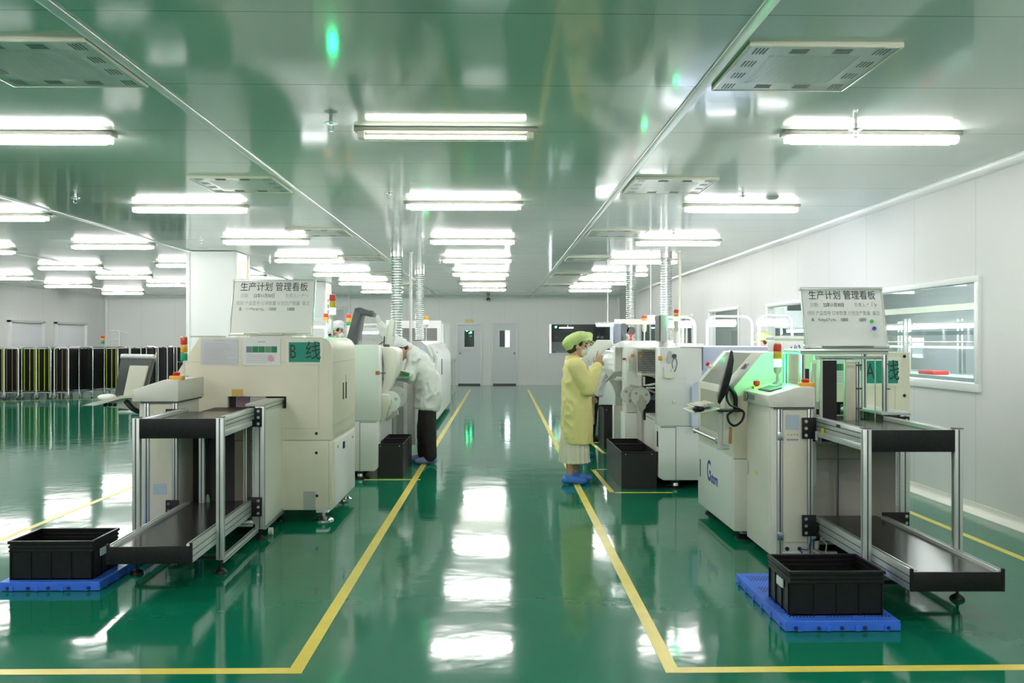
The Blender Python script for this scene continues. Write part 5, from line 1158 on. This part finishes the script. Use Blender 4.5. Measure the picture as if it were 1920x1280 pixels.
seq = [(0, -12.80, 22.75, 0), (1, -12.40, 22.7, 0), (0, -11.98, 22.75, 0), (0, -11.58, 22.7, 0), (1, -11.18, 22.8, 0), (2, -10.79, 23.3, 0), (0, -10.40, 23.9, 0), (1, -10.42, 24.75, 0), (2, -10.28, 25.5, 0), (1, -10.25, 26.3, 0), (2, -10.35, 27.1, 0), (1, -10.30, 27.95, 0), (2, -12.1, 24.2, 0), (1, -11.6, 24.4, 0)]
n_k = [0, 0, 0]
for k, x, y, r in seq:
    o = kinds[k] if n_k[k] == 0 else dup(kinds[k]); n_k[k] += 1
    o.location = (x, y, 0); o.rotation_euler = (0, 0, r); o['label'] = 'black trolley %s, %s such from the far side wall' % (tag_k[k], ordn[n_k[k]-1])
t = thing('tube_stand', 'white tube stand rising behind the black trolleys', 'stand', (-11.3, 25.8, 0))
MB().tube([(-0.14, 0, 0), (-0.14, 0, 1.72), (-0.08, 0, 1.80), (0.10, 0, 1.80), (0.14, 0, 1.74), (0.14, 0, 0)], 0.018, 8).build('stand_tube', M['white_trim'], t); MB().cyl((-0.14, 0, 1.52), (0.14, 0, 1.52), 0.012).cyl((0.12, 0, 1.78), (0.42, 0, 1.72), 0.012).build('stand_bar', M['white_trim'], t)

# ------------------------------------------------------------------ next room behind the windows
def bench(y0, label, red=False):
    t = thing('assembly_bench', label, 'work bench', (5.6, y0, 0), 0, 'benches of the next room'); L = 1.7
    for x in (0, 0.75):
        for y in (0.03, L-0.03): MB().box(x-0.02, x+0.02, y-0.02, y+0.02, 0, 1.80).build('leg', M['alu'], t)
    MB().box(-0.05, 0.85, 0, L, 1.02, 1.06).build('bench_top', mat('bench_grey_green', (0.42, 0.52, 0.50), 0.4), t)
    MB().box(0.30, 0.62, 0, L, 1.40, 1.425).build('upper_shelf', M['white_mc'], t); MB().box(0.0, 0.02, 0, L, 1.57, 1.62).build('shelf_rail', M['greyblue'], t); MB().cyl((0.0, 0, 1.48), (0.0, L, 1.48), 0.008).build('cross_rod', M['alu'], t)
    MB().box(0.12, 0.22, 0.0, L, 1.66, 1.71).build('bench_lamp', M['worklamp'], t); MB().box(0.1, 0.24, 0, L, 1.71, 1.74).build('lamp_hood', M['white_mc'], t)
    MB().box(0.35, 0.37, 0.25, 0.55, 1.26, 1.54).build('instruction_sheet', M['paper'], t); MB().box(0.0, 0.7, 0.0, L, 0.45, 0.48).build('lower_shelf', M['greyblue'], t)
    return t
names_ = ['first', 'second', 'third', 'fourth', 'fifth']
b0 = bench(8.2, 'assembly bench with lamp seen through the long window, first of the row')
for i in range(1, 5): dup(b0, (5.6, 8.2+1.75*i, 0), None, 'assembly bench with lamp seen through the long window, %s of the row' % names_[i])
t = thing('red_tray', 'red tray on a bench seen through the long window', 'tray', (5.72, 11.0, 1.06)); MB().box(-0.1, 0.1, 0, 0.4, 0, 0.05, 0.004).build('tray_body', M['red'], t)
struct(box('trim_8', 6.9, 7.0, YF, YB, 1.95, 2.05, M['mon_beige']), 'cream beam across the next room')
t = thing('duct_box', 'grey ventilation box seen through the far window above the lamps', 'duct', (5.4, 17.2, 0)); MB().box(0, 0.9, 0, 1.2, 1.75, 2.1).build('duct_body', M['pale_grey'], t); MB().box(0.2, 0.5, 0.2, 0.6, 2.1, ZC-0.001).build('duct_riser', M['alu'], t)
t = thing('bright_screen', 'bright white partition seen through the glazed doorway', 'partition', (5.6, 19.0, 0)); MB().box(0, 0.06, 0, 5.5, 0, 2.3).build('partition_panel', M['white_trim'], t)
# dark room
t = thing('dark_table', 'dark table in the unlit room behind the back wall window', 'table', (2.9, 31.0, 0)); MB().box(-0.8, 0.8, -0.4, 0.4, 1.08, 1.12).build('table_top', M['greyblue'], t)
for x in (-0.75, 0.75):
    for y in (-0.35, 0.35): MB().box(x-0.02, x+0.02, y-0.02, y+0.02, 0, 1.08).build('leg', M['slot'], t)
t = thing('lit_panel', 'bright upright panel behind the pane of the back door', 'light panel', (0.33, 31.0, 0)); MB().box(0, 0.5, 0, 0.05, 0.3, 2.2).build('panel', M['panel_lit'], t)
t = thing('wall_light', 'bright upright strip at the edge of the dark back window', 'light panel', (1.86, 30.2, 0)); MB().box(0, 0.07, 0, 0.05, 1.0, 2.1).build('strip', M['panel_lit'], t)
t = thing('grey_cupboard', 'pale cupboard in the dark room under its window', 'cupboard', (2.1, 33.2, 0)); MB().box(0, 2.0, 0, 0.5, 0, 1.45, 0.01).build('cupboard_body', M['grey_mc'], t); MB().box(1.0, 1.01, -0.005, 0, 0.1, 1.4).build('door_gap', M['slot'], t)
for x, z, lab in ((2.1, 1.98, 'green indicator light inside the dark back window'), (-1.02, 1.86, 'green indicator light behind the upper edge of the door pane'), (-0.88, 1.79, 'second green indicator light lower behind the door pane')):
    o = MB().sphere((0, 0, 0), 0.035, 10).build('indicator_light', M['grnlit']); o.location = (x, 30.3, z); tag(o, lab, 'indicator light', 'indicator lights')
    MB().cyl((0, 0, 0), (0, 0, ZC-0.04-z), 0.006).build('hanger', M['slot'], o)
t = thing('dark_room_lamp', 'lamp hanging in the dark room behind the back wall window', 'lamp', (2.6, 31.3, 0)); MB().box(-0.3, 0.2, -0.06, 0.06, 1.95, 1.985, 0.01).build('lamp_tube', M['worklamp'], t); MB().cyl((0, 0, 1.985), (0, 0, ZC-0.04), 0.008).build('lamp_cord', M['white_mc'], t)
# ------------------------------------------------------------------ people
def loft(q, rings, n=28, side=Vector((0, 1, 0)), pleat=None):
    """rings: (centre, radius along side, radius across); planes follow the path, ends closed with domes"""
    pts = [Vector(r[0]) for r in rings]; m = len(rings); vs = []; fs = []
    for i, (c, ra, rb) in enumerate(rings):
        t = (pts[min(m-1, i+1)]-pts[max(0, i-1)]).normalized(); s = (side - t*side.dot(t)).normalized(); w_ = t.cross(s)
        for k in range(n):
            a = 2*PI*k/n; f = 1 + (pleat[1]*math.cos(pleat[0]*a)*i/(m-1) if pleat else 0)
            vs.append(pts[i] + s*(math.cos(a)*ra*f) + w_*(math.sin(a)*rb*f))
    for i in range(m-1):
        for k in range(n):
            l = (k+1) % n; fs.append((i*n+k, i*n+l, (i+1)*n+l, (i+1)*n+k))
    fs.append(tuple(range(n))[::-1]); fs.append(tuple(range((m-1)*n, m*n)))
    q._add(vs, fs); return q
def limb(q, pts, rs, n=14):
    P = [Vector(p) for p in pts]; R = list(rs)
    # finer, rounded path
    PP, RR = [], []
    for i in range(len(P)-1):
        for s in range(5):
            f = s/5; PP.append(P[i].lerp(P[i+1], f)); RR.append(R[i]*(1-f)+R[i+1]*f)
    PP.append(P[-1]); RR.append(R[-1])
    q.tube(PP, RR, n)
    for p, r in zip(P, R): q.sphere(p, r*0.995, n)
    return q
def fuse(q, voxel, smooth=4, fold=0.0, fold_size=0.12):
    """melt overlapping shapes into one continuous skin; returns a bmesh"""
    bmesh.ops.recalc_face_normals(q.bm, faces=q.bm.faces[:])
    me = bpy.data.meshes.new('tmp'); q.bm.to_mesh(me); q.bm.free()
    o = bpy.data.objects.new('tmp', me); COL.objects.link(o)
    r = o.modifiers.new('r', 'REMESH'); r.mode = 'VOXEL'; r.voxel_size = voxel
    s = o.modifiers.new('s', 'SMOOTH'); s.factor = 0.5; s.iterations = smooth
    dg = bpy.context.evaluated_depsgraph_get(); m2 = bpy.data.meshes.new_from_object(o.evaluated_get(dg))
    b = bmesh.new(); b.from_mesh(m2)
    bpy.data.objects.remove(o); bpy.data.meshes.remove(me); bpy.data.meshes.remove(m2)
    if fold:
        b.normal_update()
        for v in b.verts:
            p = v.co; g = noise.noise(Vector((p.x*0.8+p.z*0.5, p.y*0.8, p.z*0.9))/fold_size) + 0.5*noise.noise(Vector((p.x, p.y, p.z*0.6))/(fold_size*0.45))
            rg = 1-abs(g)*2; v.co += v.normal*fold*(rg*0.6)
    return b
def from_bm(b): q = MB(); q.bm.free(); q.bm = b; return q
def finger(q, p, steps, r0, r1):
    P = [Vector(p)]
    for d in steps: P.append(P[-1]+Vector(d))
    n = len(P); limb(q, P, [r0+(r1-r0)*i/(n-1) for i in range(n)], 8)
def hand(q, wrist, fwd, palm_n, curl, grow=0.0, thumb_side=1, point=False, size=1.0):
    """palm and five fingers; fwd: along the fingers, palm_n: where the palm faces"""
    f = Vector(fwd).normalized(); pn = Vector(palm_n); pn = (pn - f*pn.dot(f)).normalized(); s = f.cross(pn)*thumb_side
    w_ = Vector(wrist); L = 0.085*size
    q.tube([w_-f*0.01, w_+f*0.02], [0.026+grow, 0.030+grow], 10)
    for u in (-0.028, -0.010, 0.010, 0.027): limb(q, [w_+f*0.012+s*u*0.6, w_+f*L+s*u], [0.014+grow, 0.0125+grow], 8)
    for i, (u, ln) in enumerate(((0.028, 0.068), (0.010, 0.078), (-0.010, 0.072), (-0.028, 0.056))):
        c = curl*(0.12 if (point and i == 0) else 1.0); P = w_+f*L+s*u; d = f.copy(); steps = []
        for k, part in enumerate((0.42, 0.33, 0.25)):
            a = c*(0.55+0.35*k); R = Matrix.Rotation(a, 3, s*thumb_side if True else s); d = (f*math.cos(a*(k+1)*0.62) + pn*math.sin(a*(k+1)*0.62)).normalized(); steps.append(d*ln*part*size)
        finger(q, P, steps, 0.0088+grow, 0.0068+grow)
    tb = w_+f*0.022*size+s*0.030; finger(q, tb, [(f*0.5+s*0.75+pn*0.25).normalized()*0.032*size, (f*0.8+s*0.25+pn*0.45).normalized()*0.028*size, (f*0.9+pn*0.45).normalized()*0.022*size], 0.0112+grow, 0.0078+grow)
def head_shapes(q, Mh, ears=True):
    def S(c, r, sc): 
        b = bmesh.new(); bmesh.ops.create_uvsphere(b, u_segments=18, v_segments=14, radius=1.0)
        for v in b.verts: v.co = Mh @ (Vector((v.co.x*sc[0]*r, v.co.y*sc[1]*r, v.co.z*sc[2]*r)) + Vector(c))
        q._merge(b)
    S((-0.010, 0, 0.022), 0.1, (0.95, 0.76, 0.95)); S((0.030, 0, -0.040), 0.1, (0.60, 0.58, 0.68)); S((0.052, 0, -0.092), 0.03, (0.9, 0.9, 0.7))
    S((0.060, 0, 0.030), 0.05, (0.7, 1.15, 0.7)); S((0.093, 0, -0.018), 0.017, (1.15, 0.8, 0.9)); S((0.088, 0, 0.008), 0.012, (0.9, 0.7, 1.8))
    S((0.083, 0, -0.052), 0.02, (0.5, 1.2, 0.35)); S((0.084, 0, -0.063), 0.018, (0.5, 1.1, 0.4))
    S((0.060, 0.036, -0.012), 0.025, (0.8, 1, 0.9)); S((0.060, -0.036, -0.012), 0.025, (0.8, 1, 0.9))
    if ears:
        for y in (-0.076, 0.076): S((-0.006, y, -0.005), 0.03, (0.55, 0.25, 1.05))
def person(name_label, loc, rz, P, group=None):
    """P: pose dictionary in local metres, facing +x, left = +y"""
    t = thing('person', name_label, 'person', loc, rz, group); vx = P.get('voxel', 0.0065)
    Mh = Matrix.Translation(P['head']) @ Matrix.Rotation(P.get('head_pitch', 0.0), 4, 'Y') @ Matrix.Rotation(P.get('head_yaw', 0.0), 4, 'Z')
    q = MB(); head_shapes(q, Mh)
    limb(q, [Mh @ Vector((-0.022, 0, -0.06)), P['neck']], [0.050, 0.056])
    tr = P['torso']                                     # list of (centre, half width, half depth)
    loft(q, [(c, a*0.82, b*0.78) for c, a, b in tr])
    for side in ('L', 'R'):
        sh, el, wr = P['arm'+side]; limb(q, [sh, Vector(sh).lerp(Vector(el), 0.4), el, Vector(el).lerp(Vector(wr), 0.35), wr], [0.050, 0.046, 0.037, 0.038, 0.025])
        h = P.get('hand'+side)
        if h: hand(q, wr, h[0], h[1], h[2], 0, h[3], h[4] if len(h) > 4 else False)
        hp, kn, an = P['leg'+side]; limb(q, [hp, Vector(hp).lerp(Vector(kn), 0.5), kn, Vector(kn).lerp(Vector(an), 0.3), an], [0.085, 0.070, 0.050, 0.053, 0.033])
        a = Vector(an); toe = P['toe'+side]; limb(q, [a+Vector((0, 0, -0.02)), (a.x*0.45+toe[0]*0.55, a.y*0.45+toe[1]*0.55, 0.035), (toe[0], toe[1], 0.026)], [0.034, 0.034, 0.022])
    b = fuse(q, vx, 3); qq = from_bm(b)
    for s in (-1, 1): qq.sphere(Mh @ Vector((0.078, s*0.031, 0.012)), 0.0115, 10, 1)
    for s in (-1, 1): qq.tube([Mh @ Vector((0.090, s*0.016, 0.034)), Mh @ Vector((0.089, s*0.033, 0.039)), Mh @ Vector((0.078, s*0.047, 0.033))], 0.0035, 6, 1)
    body = qq.build('body', [M['skin'], M['eye']], t, angle=180)
    # coat
    if P.get('coat'):
        q = MB(); loft(q, P['coat'])
        for side in ('L', 'R'):
            sh, el, wr = [Vector(v) for v in P['arm'+side]]; e2 = el.lerp(wr, 0.93); ss = P.get('sleeve', 1.0)
            limb(q, [sh, sh.lerp(el, 0.5), el, el.lerp(wr, 0.5), e2], [0.082*ss, 0.076*ss, 0.070*ss, 0.060*ss, 0.044*ss])
        b = fuse(q, max(0.009, vx*1.3), 5, P.get('fold', 0.010)); coat = from_bm(b).build('coat', P['coat_m'], t, angle=180)
        q = MB(); c = Vector(P['coat'][-1][0]); d = (c-Vector(P['coat'][-2][0])).normalized()
        loft(q, [(c-d*0.015, 0.082, 0.080), (c+d*0.03, 0.074, 0.070)], 20); q.build('collar', P['coat_m'], coat)
    if P.get('skirt'):
        q = MB(); loft(q, P['skirt'], 96, pleat=(17, 0.075)); q.build('skirt', M['skirt'], t)
    if P.get('trousers'):
        q = MB()
        for side in ('L', 'R'):
            hp, kn, an = [Vector(v) for v in P['leg'+side]]; limb(q, [hp, hp.lerp(kn, 0.5), kn, kn.lerp(an, 0.5), an+Vector((0, 0, 0.015))], [0.100, 0.098, 0.090, 0.088, 0.080])
        hL, hR = Vector(P['legL'][0]), Vector(P['legR'][0]); c = (hL+hR)/2; loft(q, [(c+Vector((0, 0, -0.08)), 0.165, 0.105), (c+Vector((0, 0, 0.03)), 0.165, 0.11), (c+Vector((0.005, 0, 0.10)), 0.15, 0.10)])
        b = fuse(q, 0.011, 3, 0.006); from_bm(b).build('trousers', M['trouser'], t, angle=180)
    for side in ('L', 'R'):
        an = Vector(P['leg'+side][2]); toe = Vector((*P['toe'+side], 0)); hd = Vector((an.x, an.y, 0)); dr = (toe-hd).normalized()
        q = MB(); limb(q, [hd-dr*0.045+Vector((0, 0, 0.042)), hd+Vector((0, 0, 0.050)), hd.lerp(toe, 0.55)+Vector((0, 0, 0.044)), toe+Vector((0, 0, 0.036))], [0.040, 0.048, 0.046, 0.033])
        q.sphere(hd+Vector((0, 0, 0.075)), 0.047, 12)
        b = fuse(q, 0.008, 2)
        for v in b.verts: v.co.z = max(0.0015, v.co.z)
        from_bm(b).build('shoe_cover' if P['shoe_m'] is not M['shoe'] else 'shoe', P['shoe_m'], t, angle=180)
    # hair, mask, cap
    q = MB()
    def S(c, sc):
        b = bmesh.new(); bmesh.ops.create_uvsphere(b, u_segments=20, v_segments=14, radius=1.0)
        for v in b.verts: v.co = Mh @ (Vector((v.co.x*sc[0], v.co.y*sc[1], v.co.z*sc[2])) + Vector(c))
        q._merge(b)
    if P.get('short_hair'): S((-0.035, 0, 0.050), (0.080, 0.082, 0.070)); S((-0.055, 0, 0.0), (0.048, 0.066, 0.035))
    else:
        S((-0.040, 0, 0.022), (0.082, 0.083, 0.100)); S((-0.058, 0, -0.045), (0.050, 0.066, 0.045))
        for y in (-1, 1): S((0.022, y*0.070, 0.040), (0.026, 0.013, 0.040))
    b = fuse(q, 0.007, 1); from_bm(b).build('hair', M['hair'], t, angle=180)
    if P.get('mask_m'):
        q = MB(); S((0.062, 0, -0.048), (0.052, 0.060, 0.050)); b = fuse(q, 0.006, 2); mk = from_bm(b).build('face_mask', P['mask_m'], t, angle=180)
        q = MB()
        for y in (-1, 1): q.tube([Mh @ Vector((0.055, y*0.060, -0.03)), Mh @ Vector((0.02, y*0.074, -0.01)), Mh @ Vector((-0.008, y*0.084, 0.0))], 0.0025, 6)
        q.build('ear_loop', P['mask_m'], mk)
    q = MB(); puff = P.get('puff', 1.0)
    def SR(c, sc, ang):
        b = bmesh.new(); bmesh.ops.create_uvsphere(b, u_segments=22, v_segments=16, radius=1.0); R = Matrix.Rotation(ang, 4, 'Y')
        for v in b.verts: v.co = Mh @ (R @ Vector((v.co.x*sc[0], v.co.y*sc[1], v.co.z*sc[2])) + Vector(c))
        q._merge(b)
    if P.get('snood', True):
        SR((-0.030, 0, 0.066), (0.138*puff, 0.102, 0.070*puff), -0.52); SR((-0.078, 0, 0.010), (0.062*puff, 0.090, 0.072), -0.3)
    else:
        S((-0.012, 0, 0.085), (0.115*puff, 0.100, 0.060*puff)); S((-0.055, 0, 0.055), (0.070*puff, 0.090, 0.050))
    S((0.030, 0, 0.072), (0.074, 0.089, 0.036))
    # brim
    bv = []; bl = 0.170; 
    br = bmesh.new()
    for z in (0.064, 0.058):
        ring = []
        for k in range(13):
            a = -1.25+2.5*k/12; ring.append(br.verts.new(Mh @ Vector((0.035+(bl-0.035)*math.cos(a)**0.8 if abs(a) < 1.5 else 0.035, 0.088*math.sin(a)/math.sin(1.25), z-0.10*max(0, math.cos(a))*0.28))))
        bv.append(ring)
    br.faces.new(bv[0]); br.faces.new(bv[1][::-1])
    for k in range(13): l = (k+1) % 13; br.faces.new([bv[0][l], bv[0][k], bv[1][k], bv[1][l]])
    b = fuse(q, 0.0065, 2, 0.004, 0.09); cp = from_bm(b).build('cap', P['cap_m'], t, angle=180)
    bmesh.ops.recalc_face_normals(br, faces=br.faces[:]); q = MB(); q._merge(br); q.build('cap_visor', P['cap_m'], cp)
    return t
def torso_of(hip, chest, neck): return None

# the worker in yellow, standing, hand raised with one finger up
yw = dict(head=(0.020, 0, 1.440), head_pitch=0.10, neck=(-0.025, 0, 1.300),
    torso=[((-0.005, 0, 0.72), 0.16, 0.12), ((-0.005, 0, 0.90), 0.15, 0.115), ((-0.015, 0, 1.10), 0.17, 0.12), ((-0.022, 0, 1.24), 0.17, 0.10), ((-0.025, 0, 1.31), 0.07, 0.06)],
    armR=((-0.010, -0.165, 1.235), (0.115, -0.205, 1.005), (0.222, -0.130, 1.245)), armL=((-0.010, 0.165, 1.235), (0.10, 0.205, 1.005), (0.225, 0.115, 1.19)),
    handR=((0.18, 0.10, 0.97), (0.3, 0.8, -0.1), 1.5, 1, True), handL=((0.6, -0.1, 0.75), (0.2, -0.9, 0.1), 1.2, -1),
    legR=((-0.03, -0.085, 0.80), (-0.045, -0.08, 0.45), (-0.072, -0.075, 0.085)), legL=((-0.02, 0.085, 0.80), (0.005, 0.08, 0.45), (0.012, 0.075, 0.085)), toeR=(0.085, -0.085), toeL=(0.150, 0.085),
    coat=[((0.018, 0, 0.425), 0.215, 0.171), ((0.016, 0, 0.60), 0.212, 0.168), ((0.012, 0, 0.80), 0.205, 0.160), ((0.008, 0, 0.95), 0.195, 0.150), ((-0.010, 0, 1.10), 0.190, 0.132), ((-0.022, 0, 1.20), 0.185, 0.112), ((-0.030, 0, 1.27), 0.150, 0.088), ((-0.032, 0, 1.315), 0.080, 0.068)],
    coat_m=M['coat_y'], skirt=[((-0.010, 0, 0.56), 0.185, 0.145), ((-0.012, 0, 0.40), 0.192, 0.152), ((-0.012, 0, 0.228), 0.205, 0.158)], shoe_m=M['shoecover'], cap_m=M['cap_g'], mask_m=M['mask_w'], voxel=0.0052, fold=0.013, sleeve=1.12, puff=1.08)
person('person in pale yellow coat, pale green cap and white mask standing with one hand raised', (0.838, 9.10, 0), 0, yw)

# the worker in white, bent into the machine, one gloved hand on the raised hood
bw = dict(head=(0.275, 0, 1.372), head_pitch=0.55, neck=(0.185, 0, 1.340), short_hair=True,
    torso=[((-0.07, 0, 0.80), 0.17, 0.13), ((-0.055, 0, 0.98), 0.165, 0.125), ((0.01, 0, 1.15), 0.185, 0.135), ((0.10, 0, 1.30), 0.18, 0.11), ((0.20, 0, 1.38), 0.08, 0.07)],
    armR=((0.13, -0.175, 1.33), (0.43, -0.16, 1.53), (0.545, -0.03, 1.70)), armL=((0.11, 0.19, 1.31), (0.15, 0.235, 1.06), (0.35, 0.21, 1.09)),
    handR=((0.12, 0.05, 1.0), (0.9, 0.1, -0.15), 1.45, -1), handL=((1, -0.05, -0.15), (0, -0.1, -1), 0.8, 1),
    legR=((-0.045, -0.09, 0.78), (0.005, -0.10, 0.44), (0.005, -0.10, 0.085)), legL=((-0.055, 0.09, 0.78), (-0.065, 0.10, 0.44), (-0.085, 0.10, 0.085)), toeR=(0.17, -0.11), toeL=(0.075, 0.115),
    coat=[((-0.035, 0, 0.665), 0.208, 0.150), ((-0.060, 0, 0.82), 0.212, 0.165), ((-0.050, 0, 0.98), 0.207, 0.162), ((0.005, 0, 1.13), 0.210, 0.158), ((0.075, 0, 1.25), 0.210, 0.140), ((0.125, 0, 1.315), 0.180, 0.105), ((0.160, 0, 1.345), 0.095, 0.078)],
    coat_m=M['coat_w'], trousers=True, shoe_m=M['shoecover_dull'], cap_m=M['cap_w'], mask_m=None, voxel=0.0058, fold=0.024, snood=False)
bent = person('person in white coat bent into the mounting machine, gloved hand on its raised hood', (-0.885, 10.62, 0), PI, bw)
q = MB(); hand(q, bw['armR'][2], *bw['handR'][:3], 0.0035, bw['handR'][3]); b = fuse(q, 0.005, 1); from_bm(b).build('glove', M['glove'], bent, angle=180)
t = thing('circuit_board', 'green edged board held by the bent worker at the machine', 'board', (-1.14, 10.33, 1.145))
MB().box(-0.10, 0.12, -0.06, 0.06, 0.0, 0.012).build('board_plate', M['paper_cream'], t); MB().box(-0.10, 0.12, -0.06, 0.06, -0.03, -0.001).build('board_stack', M['pcb'], t); t.rotation_euler = (0, 0.25, 0)

# the second capped worker behind the yellow one
sw = dict(yw); sw.update(head=(0.050, 0, 1.452), mask_m=M['mask_b'], voxel=0.009, armR=((-0.01, -0.165, 1.235), (0.02, -0.20, 0.98), (0.12, -0.12, 0.80)), handR=((0.6, 0.2, -0.7), (0, 0.9, 0), 0.8, 1), armL=((-0.01, 0.165, 1.235), (0.02, 0.20, 0.98), (0.12, 0.12, 0.80)), handL=((0.6, -0.2, -0.7), (0, -0.9, 0), 0.8, -1))
person('person with pale green cap and pale blue mask standing behind the one in yellow', (1.075, 11.05, 0), 0, sw)
# the worker bending over the window side machine
rw = dict(bw); rw.update(head=(0.40, 0, 1.26), head_pitch=0.9, neck=(0.30, 0, 1.22), voxel=0.009,
    torso=[((-0.0, 0, 0.80), 0.17, 0.13), ((0.05, 0, 0.95), 0.165, 0.125), ((0.13, 0, 1.08), 0.185, 0.135), ((0.21, 0, 1.18), 0.18, 0.11), ((0.29, 0, 1.22), 0.08, 0.07)],
    armR=((0.20, -0.18, 1.19), (0.28, -0.22, 0.98), (0.46, -0.16, 1.0)), armL=((0.20, 0.18, 1.19), (0.28, 0.22, 0.98), (0.46, 0.16, 1.0)), handR=((1, 0.1, 0.1), (0, 0.2, -1), 0.8, 1), handL=((1, -0.1, 0.1), (0, -0.2, -1), 0.8, -1),
    legR=((-0.01, -0.095, 0.80), (-0.03, -0.10, 0.44), (-0.06, -0.10, 0.085)), legL=((-0.01, 0.095, 0.80), (-0.03, 0.10, 0.44), (-0.06, 0.10, 0.085)), toeR=(0.10, -0.11), toeL=(0.10, 0.115),
    coat=[((-0.01, 0, 0.68), 0.205, 0.155), ((0.0, 0, 0.82), 0.208, 0.165), ((0.045, 0, 0.95), 0.205, 0.165), ((0.12, 0, 1.07), 0.210, 0.160), ((0.20, 0, 1.16), 0.205, 0.135), ((0.26, 0, 1.20), 0.15, 0.105), ((0.30, 0, 1.222), 0.095, 0.080)], shoe_m=M['shoe'])
person('person in white coat seen from behind, bending over the window side mounting machine', (1.46, 13.0, 0), 0.0, rw)
# two workers of whom little more than the cap shows
cw = dict(sw); cw.update(cap_m=M['cap_w'], coat_m=M['coat_w'], mask_m=M['mask_w'], skirt=None, trousers=True, voxel=0.010, shoe_m=M['shoe'])
p4 = person('person in a white cap behind the printer marked B, only the head showing', (-2.64, 14.0, 0), 0.1, cw); p4.scale = (1.135, 1.135, 1.135)
gw = dict(sw); gw.update(mask_m=M['mask_w'], voxel=0.010)
person('person of whom a pale green cap shows beside the arched lamp and white carton', (3.42, 10.75, 0), PI, gw)
